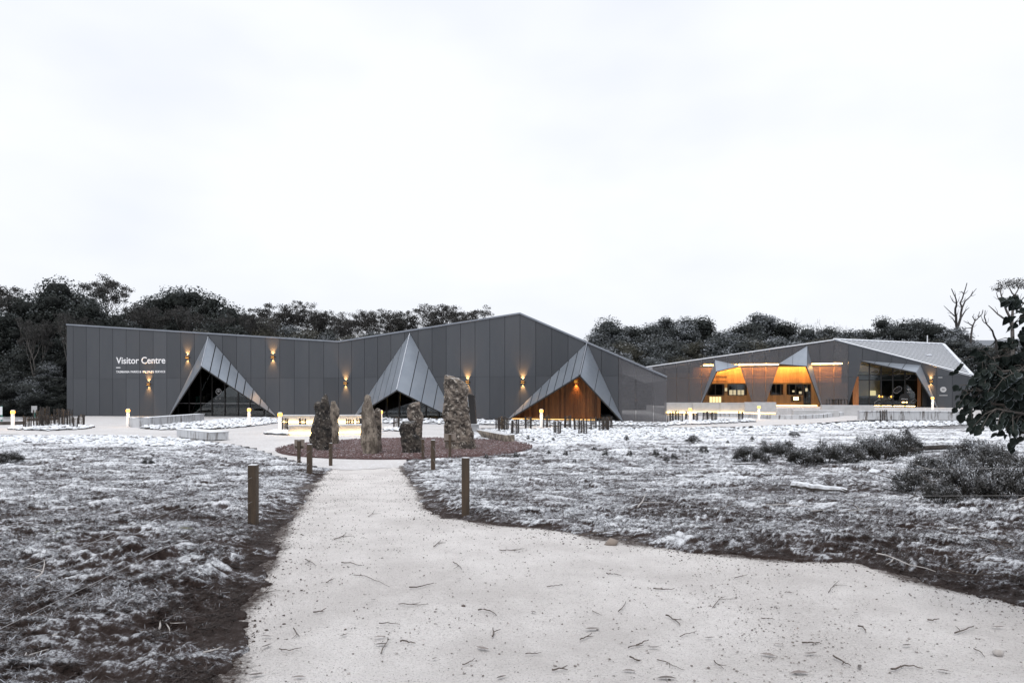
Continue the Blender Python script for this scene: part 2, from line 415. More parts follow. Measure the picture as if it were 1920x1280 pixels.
M['blade'] = attr_mat('blade', 'frost', [(0.0, (0.020, 0.013, 0.011)), (0.40, (0.060, 0.048, 0.045)), (0.65, (0.30, 0.31, 0.34)), (1.0, (0.78, 0.83, 0.90))], fine=0.0)
M['farground'] = mat('farground', (0.10, 0.09, 0.088), (0.62, 0.65, 0.70), 0.9, 0.9, c3=(0.30, 0.30, 0.315), bump=0.5, bscale=3)
M['twig'] = mat('twig', (0.060, 0.046, 0.038), (0.11, 0.088, 0.076), 20, 0.85)
M['twigpale'] = mat('twigpale', (0.50, 0.48, 0.47), (0.36, 0.33, 0.31), 14, 0.8)
M['litter'] = mat('litter', (0.20, 0.18, 0.17), (0.12, 0.10, 0.095), 25, 0.7, rnd=0.35)
M['grit'] = mat('grit', (0.10, 0.085, 0.075), (0.50, 0.47, 0.45), 5, 0.9, c3=(0.26, 0.235, 0.22))
M['crumb'] = mat('crumb', (0.045, 0.032, 0.027), (0.09, 0.068, 0.058), 9, 0.95)
M['hill'] = mat('hill', (0.13, 0.145, 0.17), (0.19, 0.20, 0.22), 0.05, 0.95)
M['moss'] = mat('moss', (0.12, 0.12, 0.06), (0.30, 0.31, 0.27), 14, 0.95, bump=0.8, bscale=50)

# ================================================================== GROUND
def poly_from_px(pts): return np.array([tuple(G(x, y))[:2] for x, y in pts])

path_poly = poly_from_px([(330, 1700), (425, 1290), (447, 1200), (470, 1130), (500, 1060), (530, 1000), (558, 950), (585, 910), (606, 888), (628, 872),
    (660, 862), (745, 862), (752, 878), (775, 908), (800, 945), (835, 972), (900, 982), (1000, 990), (1100, 1004), (1200, 1022), (1300, 1038),
    (1450, 1048), (1600, 1058), (1700, 1085), (1800, 1110), (1920, 1132), (2100, 1165), (2700, 1290), (2700, 1700)])
plaza_px = [(-700, 815), (0, 815), (200, 816), (330, 821), (395, 829), (440, 834), (480, 842), (510, 853), (550, 864), (600, 876), (640, 881), (700, 880),
    (752, 876), (764, 864), (800, 835), (880, 812), (900, 803), (1000, 803.5), (1120, 801), (1250, 802), (1400, 800), (1500, 796), (1600, 789), (1640, 787)]
plaza_poly = np.vstack([poly_from_px(plaza_px), np.array([(60, 52), (60, 72), (-34, 72), (-34, 43.5), (-72, 43.5)])])
CC = np.array([-3.72, 24.25]); CR = 4.45
ca = np.linspace(0, 2 * np.pi, 48, endpoint=False)
circle_poly = np.c_[CC[0] + CR * np.cos(ca), CC[1] + CR * np.sin(ca)]

def inside(px, py, poly):
    r = np.zeros(px.shape, bool); n = len(poly); j = n - 1
    for i in range(n):
        xi, yi = poly[i]; xj, yj = poly[j]
        c = ((yi > py) != (yj > py)) & (px < (xj - xi) * (py - yi) / (yj - yi + 1e-12) + xi)
        r ^= c; j = i
    return r
def pdist(px, py, poly):
    d = np.full(px.shape, 1e9); n = len(poly)
    for i in range(n):
        ax, ay = poly[i]; bx, by = poly[(i + 1) % n]; dx, dy = bx - ax, by - ay
        t = np.clip(((px - ax) * dx + (py - ay) * dy) / (dx * dx + dy * dy + 1e-12), 0, 1)
        d = np.minimum(d, (px - ax - t * dx) ** 2 + (py - ay - t * dy) ** 2)
    return np.sqrt(d)
def sdist(px, py, poly):
    d = pdist(px, py, poly); return np.where(inside(px, py, poly), -d, d)

def fan(d0, d1, ratio, x0, x1, step):
    n = int(math.log(d1 / d0) / math.log(ratio)); D = d0 * ratio ** np.arange(n + 1)
    a = (np.arange(x0, x1 + step, step) - 960) / F
    DD, AA = np.meshgrid(D, a, indexing='ij')
    i = np.arange(len(D) - 1)[:, None]; j = np.arange(len(a) - 1)[None, :]; m = len(a)
    f = np.stack([i * m + j, i * m + j + 1, (i + 1) * m + j + 1, (i + 1) * m + j], -1).reshape(-1, 4)
    return (AA * DD).ravel(), DD.ravel(), f

def tussock(X, Y):
    """low matted mounds: height, snow-and-shade tendency from height and from slope"""
    X = np.asarray(X, float); Y = np.asarray(Y, float)
    def hf(X, Y):
        wx = X + 0.20 * noise2(X * 1.1, Y * 1.3, 31); wy = Y + 0.20 * noise2(X * 1.1, Y * 1.3, 32)
        a = np.abs(noise2(wx * 0.95, wy * 1.5, 1)); b = np.abs(noise2(wx * 2.3, wy * 3.1, 2)); c = np.abs(noise2(wx * 5.6, wy * 6.6, 3))
        d = noise2(X * 13, Y * 15, 4); e = noise2(X * 31, Y * 33, 5)
        amp = 0.8 + 0.5 * noise2(X * 0.5, Y * 0.5, 12)
        return amp * (1.0 + 0.45 * np.clip((11 - Y) / 6, 0, 1)) * (0.085 * a + 0.072 * b + 0.040 * c) + 0.015 * d + 0.008 * e, a, b, c, d, e
    h, a, b, c, d, e = hf(X, Y)
    dl = 0.022
    hx = (hf(X + dl, Y)[0] - h) / dl; hy = (hf(X, Y + dl)[0] - h) / dl
    steep = np.hypot(hx, hy)
    rel = 1.15 - 0.95 * steep + 0.7 * a + 0.6 * b + 0.5 * c + 0.16 * d + 0.20 * e  # steep sides lose snow and darken in place of shadow under the clumps
    return h + 0.05 * noise2(X * 0.35, Y * 0.35, 11), rel, steep

TX, TY, TF = fan(2.2, 36.0, 1.0045, -300, 2220, 2.8)
sp = np.minimum(sdist(TX, TY, path_poly) + 0.10 * noise2(TX * 1.3, TY * 1.3, 61) + 0.07 * noise2(TX * 4.5, TY * 4.5, 62) + 0.035 * noise2(TX * 14, TY * 14, 64), 99)
sq = np.minimum(sdist(TX, TY, plaza_poly), np.hypot(TX - CC[0], TY - CC[1]) - CR)
sq = sq + 0.10 * noise2(TX * 2.2, TY * 2.2, 63)
sd = np.minimum(sp, sq)
h, rel, big = tussock(TX, TY)
edge = np.clip(sd / 0.5, 0, 1); edge = edge * edge * (3 - 2 * edge)
far = np.clip((TY - 6) / 16, 0, 1)
flat = np.clip((TY - 22) / 8, 0, 1)
hh = h * (1 - 0.55 * flat)
TZ = gz(TX, TY) + np.where(sd > 0, 0.004 + hh * (0.18 + 0.82 * edge), np.maximum(sd * 0.5, -0.09))
patch = noise2(TX * 0.55, TY * 0.8, 21) + 0.5 * noise2(TX * 1.6, TY * 2.2, 22)
mott = noise2(TX * 0.22, TY * 0.3, 23)
med = float(np.median(rel)); sdv = float(rel.std())
snow = 0.42 + 0.175 * (rel - med) / sdv + (0.12 + 0.07 * far) * patch + 0.15 * far ** 0.6 + 0.06 * mott
snow += 0.10 * np.clip((TY - 22) / 7, 0, 1)
bare = np.clip(1 - sp / (0.40 + 0.36 * noise2(TX * 0.8, TY * 0.8, 24)), 0, 1) * np.clip((22 - TY) / 8, 0, 1)
snow -= 0.23 * bare ** 0.8
snow -= 0.14 * np.clip(noise2(TX * 0.9 + 5, TY * 1.3, 25), 0, 1) * (TY > 14)
terrain = link('ground', np_mesh('ground', np.c_[TX, TY, TZ], TF, M['ground'], {'snow': snow}, smooth=True))
tag(terrain, 'frosted tussocky ground on both sides of the pale path', kind='structure')

# wide coarse ground out to the horizon
rx = np.concatenate([np.linspace(-900, -60, 15), np.linspace(-50, 50, 41), np.linspace(60, 900, 15)])
ry = np.concatenate([np.linspace(-120, 0, 10), np.linspace(4, 60, 24), np.linspace(75, 1500, 14)])
WX, WY = np.meshgrid(rx, ry, indexing='ij')
wi = np.arange(len(rx) - 1)[:, None]; wj = np.arange(len(ry) - 1)[None, :]; m_ = len(ry)
WF = np.stack([wi * m_ + wj, (wi + 1) * m_ + wj, (wi + 1) * m_ + wj + 1, wi * m_ + wj + 1], -1).reshape(-1, 4)
wz = gz(WX, WY) - 0.14
meg = np_mesh('terrain', np.c_[WX.ravel(), WY.ravel(), wz.ravel()], WF, M['farground'])
tag(link('terrain', meg), kind='structure')

def sheet(name, poly, material, grow, z, ratio, step, d0, d1, x0=-900, x1=2700):
    X, Y, Fc = fan(d0, d1, ratio, x0, x1, step)
    s = sdist(X, Y, poly)
    keep = (s[Fc] < grow).all(1)
    used = np.unique(Fc[keep]); remap = -np.ones(len(X), int); remap[used] = np.arange(len(used))
    V = np.c_[X[used], Y[used], gz(X[used], Y[used]) + z]
    if name == 'path':
        V[:, 2] += 0.010 * noise2(V[:, 0] * 0.9, V[:, 1] * 0.9, 41) + 0.004 * noise2(V[:, 0] * 5, V[:, 1] * 5, 42)
    at = {'edge': np.clip(0.62 + s[used] / 0.42 + 0.30 * noise2(V[:, 0] * 1.5, V[:, 1] * 1.5, 43), 0, 0.62)} if name == 'path' else None
    o = link(name, np_mesh(name, V, remap[Fc[keep]], material, at, smooth=True))
    tag(o, kind='structure'); return o
sheet('path', path_poly, M['gravelpath'], 0.25, 0.004, 1.01, 7, 1.0, 21, x0=-400, x1=3200)

def polysheet(name, poly, z, material, kind='structure'):
    """flat paved sheet with a skirt of its own thickness"""
    from mathutils.geometry import tessellate_polygon
    pts = [Vector((x, y, float(gz(x, y)) + z)) for x, y in poly]
    tri = tessellate_polygon([pts])
    me = bpy.data.meshes.new(name); me.from_pydata([tuple(p) for p in pts], [], [tuple(t) for t in tri]); me.update()
    import bmesh
    bm = bmesh.new(); bm.from_mesh(me); bmesh.ops.recalc_face_normals(bm, faces=bm.faces)
    if bm.faces and sum(f.normal.z for f in bm.faces) < 0: bmesh.ops.reverse_faces(bm, faces=bm.faces)
    bm.to_mesh(me); bm.free(); me.materials.append(material)
    o = link(name, me); tag(o, kind=kind); return o
sheet('plaza', plaza_poly, M['plaza'], 0.12, 0.012, 1.012, 14, 15, 75, x0=-1100, x1=2300)

# red gravel disc: slightly domed
cv = [(CC[0], CC[1], 0.05)]; cf = []
for k, rr in enumerate((0.35, 0.7, 0.93, 1.0)):
    for i in range(48):
        cv.append((CC[0] + CR * rr * math.cos(ca[i]) * (1 + (0.012 * math.sin(5 * ca[i]) if rr == 1 else 0)), CC[1] + CR * rr * math.sin(ca[i]), (0.05, 0.045, 0.04, 0.0)[k] + 0.016))
for i in range(48): cf.append((0, 1 + i, 1 + (i + 1) % 48))
for k in range(3):
    for i in range(48):
        a, b = 1 + k * 48 + i, 1 + k * 48 + (i + 1) % 48
        cf.append((a, a + 48, b + 48, b))
me = bpy.data.meshes.new('gravel_circle'); me.from_pydata(cv, [], cf); me.update(); me.materials.append(M['redgravel'])
tag(link('gravel_circle', me), 'round bed of red-brown gravel under the standing stones', kind='structure')

# ------------------------------------------------------------------ loose rocks and pebbles
t_ = (1 + 5 ** 0.5) / 2
ICO = np.array([(-1, t_, 0), (1, t_, 0), (-1, -t_, 0), (1, -t_, 0), (0, -1, t_), (0, 1, t_), (0, -1, -t_), (0, 1, -t_), (t_, 0, -1), (t_, 0, 1), (-t_, 0, -1), (-t_, 0, 1)]) / 1.9
ICF = np.array([(0, 11, 5), (0, 5, 1), (0, 1, 7), (0, 7, 10), (0, 10, 11), (1, 5, 9), (5, 11, 4), (11, 10, 2), (10, 7, 6), (7, 1, 8), (3, 9, 4), (3, 4, 2), (3, 2, 6), (3, 6, 8), (3, 8, 9), (4, 9, 5), (2, 4, 11), (6, 2, 10), (8, 6, 7), (9, 8, 1)])
def scatter_rocks(name, pos, sizes, material, rng, flat=0.65, label=None):
    n = len(pos)
    V = ICO[None] * (1 + 0.28 * rng.standard_normal((n, 12, 1))).clip(0.5, 1.5)
    V = V * (sizes[:, None, None] * 0.5) * np.stack([rng.uniform(0.7, 1.35, n), rng.uniform(0.7, 1.35, n), rng.uniform(0.6, 1.1, n) * flat], 1)[:, None]
    a = rng.uniform(0, 2 * np.pi, n); c, s = np.cos(a)[:, None], np.sin(a)[:, None]
    x = V[:, :, 0] * c - V[:, :, 1] * s; y = V[:, :, 0] * s + V[:, :, 1] * c
    V = np.stack([x, y, V[:, :, 2]], 2) + pos[:, None]
    Fr = (ICF[None] + (np.arange(n) * 12)[:, None, None]).reshape(-1, 3)
    o = link(name, np_mesh(name, V.reshape(-1, 3), Fr, material)); tag(o, label, kind='stuff'); return o
rng = np.random.default_rng(5)
def sample_poly(poly, n, rng):
    lo, hi = poly.min(0), poly.max(0); out = []
    while sum(map(len, out)) < n:
        q = rng.uniform(lo, hi, (n * 2, 2)); out.append(q[inside(q[:, 0], q[:, 1], poly)])
    return np.vstack(out)[:n]
beds = {
 'bench': ([(258, 803), (300, 806.5), (400, 805.5), (470, 800.5), (515, 795), (528, 790), (500, 784.5), (420, 787), (388, 791), (300, 799)], 1100),
 'left': ([(15, 806), (90, 808.5), (160, 805), (176, 801), (130, 797), (40, 799)], 420),
 'mid': ([(496, 814.5), (540, 816.5), (546, 811), (515, 808.5)], 160),
 'mid2': ([(715, 809), (765, 809), (765, 804), (730, 803)], 90),
 'wall': ([(700, 794.5), (850, 796), (1000, 799), (1250, 801), (1262, 797), (1240, 794), (1000, 790), (850, 787), (720, 786)], 900),
 'right': ([(1250, 798), (1330, 796), (1420, 791), (1400, 786), (1300, 788), (1255, 791)], 500)}
for bn, (pp, n) in beds.items():
    poly = poly_from_px(pp)
    polysheet('rock_bed', poly, 0.02, M['bed'])
    q = sample_poly(poly, n, rng)
    scatter_rocks('rock_mulch', np.c_[q, 0.05 + rng.uniform(0, 0.03, n)], rng.uniform(0.12, 0.30, n), M['rocks'], rng)
# rocks along the grass borders of the plaza
def ground_at(x, y):
    hq, _, _ = tussock(x, y); return gz(x, y) + 0.4 * hq
for pp, n in (([(-250, 816.5), (200, 817.5), (330, 823), (400, 831), (430, 838), (300, 836), (120, 831), (-250, 828)], 1500),
              ([(905, 806), (1000, 805), (1130, 803), (1250, 803.5), (1400, 802), (1500, 798), (1610, 791), (1800, 790), (1850, 795), (1650, 803), (1400, 816), (1150, 828), (1000, 832), (975, 822)], 3600)):
    poly = poly_from_px(pp); q = sample_poly(poly, n, rng)
    scatter_rocks('rock_mulch', np.c_[q, ground_at(q[:, 0], q[:, 1]) + 0.01], rng.uniform(0.09, 0.26, n), M['rocks'], rng, 0.6)
q = sample_poly(circle_poly, 9000, rng)
scatter_rocks('red_pebbles', np.c_[q, 0.055 + rng.uniform(0, 0.012, len(q))], rng.uniform(0.025, 0.065, len(q)), M['pebble_red'], rng)
# grit on the path, denser to the right front
q = sample_poly(path_poly, 60000, rng); q = q[(q[:, 1] < 16) & (q[:, 1] > 2.8) & (np.abs(q[:, 0]) < q[:, 1] * 0.95)]
kq = rng.uniform(0, 1, len(q)) < 0.12 + 0.45 * np.clip(noise2(q[:, 0] * 0.9, q[:, 1] * 0.9, 77) + 0.3 * (q[:, 0] > 1.5), 0, 1)
q = q[kq]
scatter_rocks('path_grit', np.c_[q, gz(q[:, 0], q[:, 1]) + 0.008 + 0.010 * noise2(q[:, 0] * 0.9, q[:, 1] * 0.9, 41)], 0.004 + 0.012 * rng.uniform(0, 1, len(q)) ** 3, M['grit'], rng)

# crumbs of soil and moss spilt over the path edge
q = sample_poly(path_poly, 90000, rng); e_ = pdist(q[:, 0], q[:, 1], path_poly)
q = q[(q[:, 1] < 18) & (q[:, 1] > 2.8) & (np.abs(q[:, 0]) < q[:, 1] * 0.95) & (rng.uniform(0, 1, len(q)) < 0.55 * np.exp(-e_ / (0.13 + 0.11 * noise2(q[:, 0] * 1.2, q[:, 1] * 1.2, 78).clip(-.8, 1))))]
scatter_rocks('soil_crumbs', np.c_[q, gz(q[:, 0], q[:, 1]) + 0.008], 0.004 + 0.018 * rng.uniform(0, 1, len(q)) ** 3, M['crumb'], rng)

# ------------------------------------------------------------------ frosted grass blades on the near ground
rng = np.random.default_rng(9)
nb = 620000
u = rng.uniform(0, 1, nb); D = 3.0 * (24 / 3.0) ** (u ** 0.85); a = (rng.uniform(-120, 2040, nb) - 960) / F
bx, by = a * D, D
s1 = sdist(bx, by, path_poly); s2 = np.minimum(sdist(bx, by, plaza_poly), np.hypot(bx - CC[0], by - CC[1]) - CR)
dens = noise2(bx * 1.1, by * 1.1, 51) + 0.6 * noise2(bx * 4, by * 4, 52)
k = (s1 > 0.06) & (s2 > 0.15) & (dens > -0.28) & ((s1 > 0.4) | (rng.uniform(0, 1, nb) < 0.45))
bx, by, s1 = bx[k], by[k], s1[k]; nb = len(bx)
hb, rb, _ = tussock(bx, by)
eb = np.clip(s1 / 0.5, 0, 1); eb = eb * eb * (3 - 2 * eb)
bz = gz(bx, by) + 0.004 + hb * (0.18 + 0.82 * eb) * (1 - 0.55 * np.clip((by - 22) / 8, 0, 1))
an = rng.uniform(0, 2 * np.pi, nb) + 0.9 * noise2(bx * 0.8, by * 0.8, 53)
ln = rng.uniform(0.015, 0.065, nb) * (1 + 0.04 * by); up = rng.uniform(0.02, 0.42, nb)
wd = rng.uniform(0.0012, 0.0032, nb) * (1 + 0.14 * by)
dx, dy = np.cos(an), np.sin(an)
b0 = np.c_[bx - dy * wd, by + dx * wd, bz]; b1 = np.c_[bx + dy * wd, by - dx * wd, bz]
tp = np.c_[bx + dx * ln * np.sqrt(1 - up ** 2), by + dy * ln * np.sqrt(1 - up ** 2), bz + ln * up]
V = np.stack([b0, b1, tp], 1).reshape(-1, 3)
fr = np.clip(0.29 + 0.18 * (rb - med) / sdv + 0.18 * noise2(bx * 0.55, by * 0.8, 21) + rng.uniform(-0.26, 0.34, nb) - 0.26 * np.clip(1 - s1 / 0.8, 0, 1) + 0.014 * by, 0, 1)
fv = np.stack([fr * 0.55, fr * 0.55, np.clip(fr * 1.25, 0, 1)], 1).ravel()
o = link('frosted_grass', np_mesh('frosted_grass', V, np.arange(nb * 3).reshape(-1, 3), M['blade'], {'frost': fv}))
tag(o, 'short frosted grass and moss matted over the ground', kind='stuff')

# ================================================================== BUILDINGS
class Wall:
    """a vertical plane given in plan; s runs along it, o is out towards the camera"""
    def __init__(s, p0, p1):
        s.p0 = Vector(p0); d = Vector(p1) - s.p0; s.L = d.length; s.d = d / s.L
        s.n = Vector((s.d.y, -s.d.x))
    def back(s, t): q = s.p0 - s.n * t; return Wall(q, q + s.d * s.L)
    def s_at(s, px):
        r = (px - 960) / F
        return (r * s.p0.y - s.p0.x) / (s.d.x - r * s.d.y)
    def depth(s, px): return s.p0.y + s.d.y * s.s_at(px)
    def sz(s, px, py):
        t = s.s_at(px); D = s.p0.y + s.d.y * t
        return (t, EYE + (HOR - py) / F * D)
    def w(s, t, z, o=0.0):
        q = s.p0 + s.d * t + s.n * o; return Vector((q.x, q.y, z))
    def wp(s, px, py, o=0.0): t, z = s.sz(px, py); return s.w(t, z, o)

def at_px(px, D): return ((px - 960) / F * D, D)

def clip(poly, a, b, c):
    """keep a*s + b*z <= c"""
    out = []; n = len(poly)
    for i in range(n):
        p, q = poly[i], poly[(i + 1) % n]
        fp, fq = a * p[0] + b * p[1] - c, a * q[0] + b * q[1] - c
        if fp <= 0: out.append(p)
        if (fp < 0 < fq) or (fq < 0 < fp):
            t = fp / (fp - fq); out.append((p[0] + t * (q[0] - p[0]), p[1] + t * (q[1] - p[1])))
    return out
def area(poly):
    return 0.5 * abs(sum(poly[i][0] * poly[(i + 1) % len(poly)][1] - poly[(i + 1) % len(poly)][0] * poly[i][1] for i in range(len(poly)))) if len(poly) > 2 else 0
def halfplanes(poly):
    A = sum(poly[i][0] * poly[(i + 1) % len(poly)][1] - poly[(i + 1) % len(poly)][0] * poly[i][1] for i in range(len(poly)))
    if A < 0: poly = poly[::-1]
    hp = []
    for i in range(len(poly)):
        p, q = poly[i], poly[(i + 1) % len(poly)]
        a, b = (q[1] - p[1]), -(q[0] - p[0]); L = math.hypot(a, b); a /= L; b /= L
        hp.append((a, b, a * p[0] + b * p[1]))     # inside: a s + b z <= c
    return hp
def cut(pieces, hole):
    res = []
    hp = halfplanes(hole)
    for poly in pieces:
        rest = poly
        for (a, b, c) in hp:
            o = clip(rest, -a, -b, -c)
            if area(o) > 1e-3: res.append(o)
            rest = clip(rest, a, b, c)
            if area(rest) < 1e-4: break
    return res
def prism_on(mb, W, poly, o0, o1):
    A = sum(poly[i][0] * poly[(i + 1) % len(poly)][1] - poly[(i + 1) % len(poly)][0] * poly[i][1] for i in range(len(poly)))
    if A < 0: poly = poly[::-1]
    mb.prism([W.w(t, z, o0) for t, z in poly], [x * (o1 - o0) for x in (W.n.x, W.n.y, 0)])

def clad(W, roof, edges, holes, base, joint, parent, matfn, gap=0.012, o0=-0.045, o1=0.0, name='panel'):
    """vertical facade sheets, split at the joint height, cut by the openings"""
    def top(t):
        for (a, za), (b, zb) in zip(roof, roof[1:]):
            if a - 1e-6 <= t <= b + 1e-6: return za + (zb - za) * (t - a) / (b - a)
        return roof[-1][1]
    for e0, e1 in zip(edges, edges[1:]):
        a, b = e0 + gap, e1 - gap
        for z0, z1 in ((base, joint - gap * 0.6), (joint + gap * 0.6, None)):
            ta, tb = top(a + 1e-3), top(b - 1e-3)
            if z1 is None: poly = [(a, z0), (b, z0), (b, tb), (a, ta)]
            else: poly = [(a, z0), (b, z0), (b, z1), (a, z1)]
            # keep below the roof line
            sl = (tb - ta) / (b - a); L = math.hypot(sl, 1)
            poly = clip(poly, -sl / L, 1 / L, (ta - sl * a) / L)
            if z1 is None: poly = clip(poly, 0, -1, -z0)
            if area(poly) < 0.02 or (z1 is None and min(ta, tb) < z0 and max(ta, tb) < z0): continue
            pieces = [poly]
            for hq in holes: pieces = cut(pieces, hq)
            pieces = [p for p in pieces if area(p) > 0.004]
            if not pieces: continue
            mb = MB()
            for p in pieces: prism_on(mb, W, p, o0, o1)
            mb.build(name, matfn((a + b) / 2), parent)

def plane_cut(W, outline, holes, o0, o1, name, material, parent):
    pieces = outline
    for hq in holes: pieces = cut(pieces, hq)
    mb = MB()
    for p in pieces:
        if area(p) > 0.003: prism_on(mb, W, p, o0, o1)
    return mb.build(name, material, parent)

def fold(A, T, Ft, n, parent, flip, name='canopy_panel', first=None):
    """folded canopy facet A-T-Ft (wall apex, free tip, foot) in n sheets parallel to the ridge"""
    A, T, Ft = Vector(A), Vector(T), Vector(Ft)
    nv = (T - A).cross(Ft - A).normalized()
    if nv.dot(Vector((0, 0, EYE)) - T) < 0: nv = -nv
    g = 0.012
    for i in range(n):
        t0, t1 = i / n + (g / 2 if i else 0), (i + 1) / n - (g / 2 if i < n - 1 else 0)
        q = [A.lerp(Ft, t0), T.lerp(Ft, t0), T.lerp(Ft, t1), A.lerp(Ft, t1)]
        if i == n - 1: q = q[:2] + [Ft]
        MB().prism(q, -nv * 0.03).build(name, M['fold'], parent)
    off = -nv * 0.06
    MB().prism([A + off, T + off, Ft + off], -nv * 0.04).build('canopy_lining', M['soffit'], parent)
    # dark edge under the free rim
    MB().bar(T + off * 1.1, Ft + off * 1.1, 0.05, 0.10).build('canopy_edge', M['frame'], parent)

def text_on(W, string, px0, px1, ybase, o, material, parent, name='lettering', spacing=1.0, bold=0.0):
    """lettering laid on a wall: left and right end in pixels, base line row"""
    cu = bpy.data.curves.new(name, 'FONT'); cu.body = string; cu.size = 1.0; cu.space_character = spacing
    cu.extrude = 0.012; cu.offset = bold
    to = bpy.data.objects.new(name, cu); col.objects.link(to)
    dg = bpy.context.evaluated_depsgraph_get()
    me = bpy.data.meshes.new_from_object(to.evaluated_get(dg))
    bpy.data.objects.remove(to)
    xs = [v.co.x for v in me.vertices]; x0, x1 = min(xs), max(xs)
    s0, z0 = W.sz(px0, ybase); s1, _ = W.sz(px1, ybase)
    k = (s1 - s0) / (x1 - x0)
    ww = [W.w(s0 + (v.co.x - x0) * k, z0 + v.co.y * k, o + v.co.z) for v in me.vertices]
    for v, q in zip(me.vertices, ww): v.co = q
    me.materials.clear(); me.materials.append(material); me.update()
    return adopt(link(name, me), parent)

def lamp_on(W, px, py, parent_label, group, o=0.0, power=360):
    """wall lamp throwing light up and down"""
    t, z = W.sz(px, py)
    e = empty('wall_lamp', W.w(t, z, o), label=parent_label, cat='wall lamp', group=group)
    ang = math.atan2(W.d.y, W.d.x); c = W.w(t, z, o)
    mb = MB(); mb.box(c + Vector((W.n.x, W.n.y, 0)) * 0.09, (0.34, 0.12, 0.10), ang); mb.build('housing', M['frame'], e)
    MB().box(c + Vector((W.n.x, W.n.y, 0)) * 0.018, (0.12, 0.034, 0.16), ang).build('bracket', M['frame'], e)
    for sgn in (1, -1):
        MB().box(c + Vector((W.n.x * 0.09, W.n.y * 0.09, 0.054 * sgn)), (0.22, 0.08, 0.008), ang).build('lens', M['lamp'], e)
        ld = bpy.data.lights.new('lamp_light', 'SPOT'); ld.energy = power * (1.0 if sgn > 0 else 0.55); ld.color = (1.0, 0.50, 0.16); ld.spot_size = R(70); ld.spot_blend = 1.0
        ld.shadow_soft_size = 0.04
        lo = bpy.data.objects.new('lamp_light', ld); col.objects.link(lo)
        lo.location = c + Vector((W.n.x * 0.10, W.n.y * 0.10, 0.075 * sgn))
        dirv = Vector((-W.n.x * 0.16, -W.n.y * 0.16, sgn)).normalized()
        lo.rotation_euler = dirv.to_track_quat('-Z', 'Y').to_euler()
        lo.parent = e; lo.matrix_parent_inverse = e.matrix_basis.inverted()
    return e

# ---------------------------------------------------------------- visitor centre
VL, VV, VR = at_px(125, 54.9), at_px(635, 51.2), at_px(1250, 43.4)
W1 = Wall(VL, VV); W2 = Wall(VV, VR)
vc = empty('visitor_centre', ((VL[0] + VR[0]) / 2, VV[1], 0), label='long dark grey metal-clad visitor centre with folded triangular canopies', cat='building')
zL, zV = W1.sz(125, 609)[1], W1.sz(635, 641)[1]
sP, zP = W2.sz(975, 588); zR = W2.sz(1250, 707)[1]
roof1 = [(0, zL), (W1.L, zV)]; roof2 = [(0, zV), (sP, zP), (W2.L, zR)]
def tri(W, a, l, r, dz=-0.6):
    """opening in wall W: apex, left and right foot in pixels; feet drawn on below the ground"""
    A, Lf, Rt = W.sz(*a), W.sz(*l), W.sz(*r)
    def ext(Q): k = (A[1] - dz) / (A[1] - Q[1]); return (A[0] + (Q[0] - A[0]) * k, dz)
    return [A, ext(Lf), ext(Rt)]
CA = dict(W=W1, a=(390.6, 631.6), t=(377.5, 686), l=(317, 779), r=(518, 780), p=2.3)
CB = dict(W=W2, a=(768.5, 625), t=(743.8, 730.4), l=(664, 780), r=(857, 787), p=3.4)
CC_ = dict(W=W2, a=(1100.5, 643), t=(1087, 702), l=(950, 787), r=(1169, 791), p=2.4)
holes1 = [tri(W1, CA['a'], CA['l'], CA['r'])]
holes2 = [tri(W2, CB['a'], CB['l'], CB['r']), tri(W2, CC_['a'], CC_['l'], CC_['r'])]
n1 = 19; pw1 = W1.L / 19.5
ed1 = [0.0] + [W1.L - pw1 * k for k in range(n1, -1, -1)]
pw2 = sP / 13
ed2 = [pw2 * k for k in range(14)]
nr = int((W2.L - sP) / (pw2 * 1.02)); ed2 += [sP + pw2 * 1.02 * k for k in range(1, nr + 1)]
if W2.L - ed2[-1] > 0.25: ed2.append(W2.L)
else: ed2[-1] = W2.L
s_open = W2.s_at(1168)
clad(W1, roof1, ed1, holes1, 0.06, 3.0, vc, lambda s: M['screen'], name='facade_panel')
clad(W2, roof2, ed2, holes2, 0.06, 3.0, vc, lambda s: M['screen'] if s < s_open - 0.6 else M['meshscreen'], name='facade_panel')
def outline(W, roof, s0, s1, z0=0.0):
    polys = []
    for (a, za), (b, zb) in zip(roof, roof[1:]):
        aa, bb = max(a, s0), min(b, s1)
        if bb <= aa: continue
        f = lambda t: za + (zb - za) * (t - a) / (b - a) - 0.02
        polys.append([(aa, z0), (bb, z0), (bb, f(bb)), (aa, f(aa))])
    return polys
plane_cut(W1, outline(W1, roof1, 0, W1.L), holes1, -0.20, -0.11, 'backing_wall', M['backing'], vc)
plane_cut(W2, outline(W2, roof2, 0, s_open - 0.1), holes2, -0.20, -0.11, 'backing_wall', M['backing'], vc)
# plinth strip, capping, roof and end walls
MB().box(W1.w(W1.L / 2, -0.10, -0.30), (W1.L, 0.4, 0.28), math.atan2(W1.d.y, W1.d.x)).build('plinth', M['concrete'], vc)
def capping(W, pts, parent, material, wd=0.30, hg=0.10, o=-0.08, up=0.03):
    for (a, za), (b, zb) in zip(pts, pts[1:]):
        MB().bar(W.w(a, za + up, o), W.w(b, zb + up, o), wd, hg).build('roof_capping', material, parent)
capping(W1, roof1, vc, M['trim']); capping(W2, roof2, vc, M['trim'])
bd = Vector((0.10, 1.0, 0)).normalized() * 15
for W, rf in ((W1, roof1), (W2, roof2)):
    for (a, za), (b, zb) in zip(rf, rf[1:]):
        MB().prism([W.w(a, za - 0.05, -0.15), W.w(b, zb - 0.05, -0.15), W.w(b, zb - 0.05, -0.15) + bd, W.w(a, za - 0.05, -0.15) + bd], (0, 0, -0.15)).build('roof', M['trim'], vc)
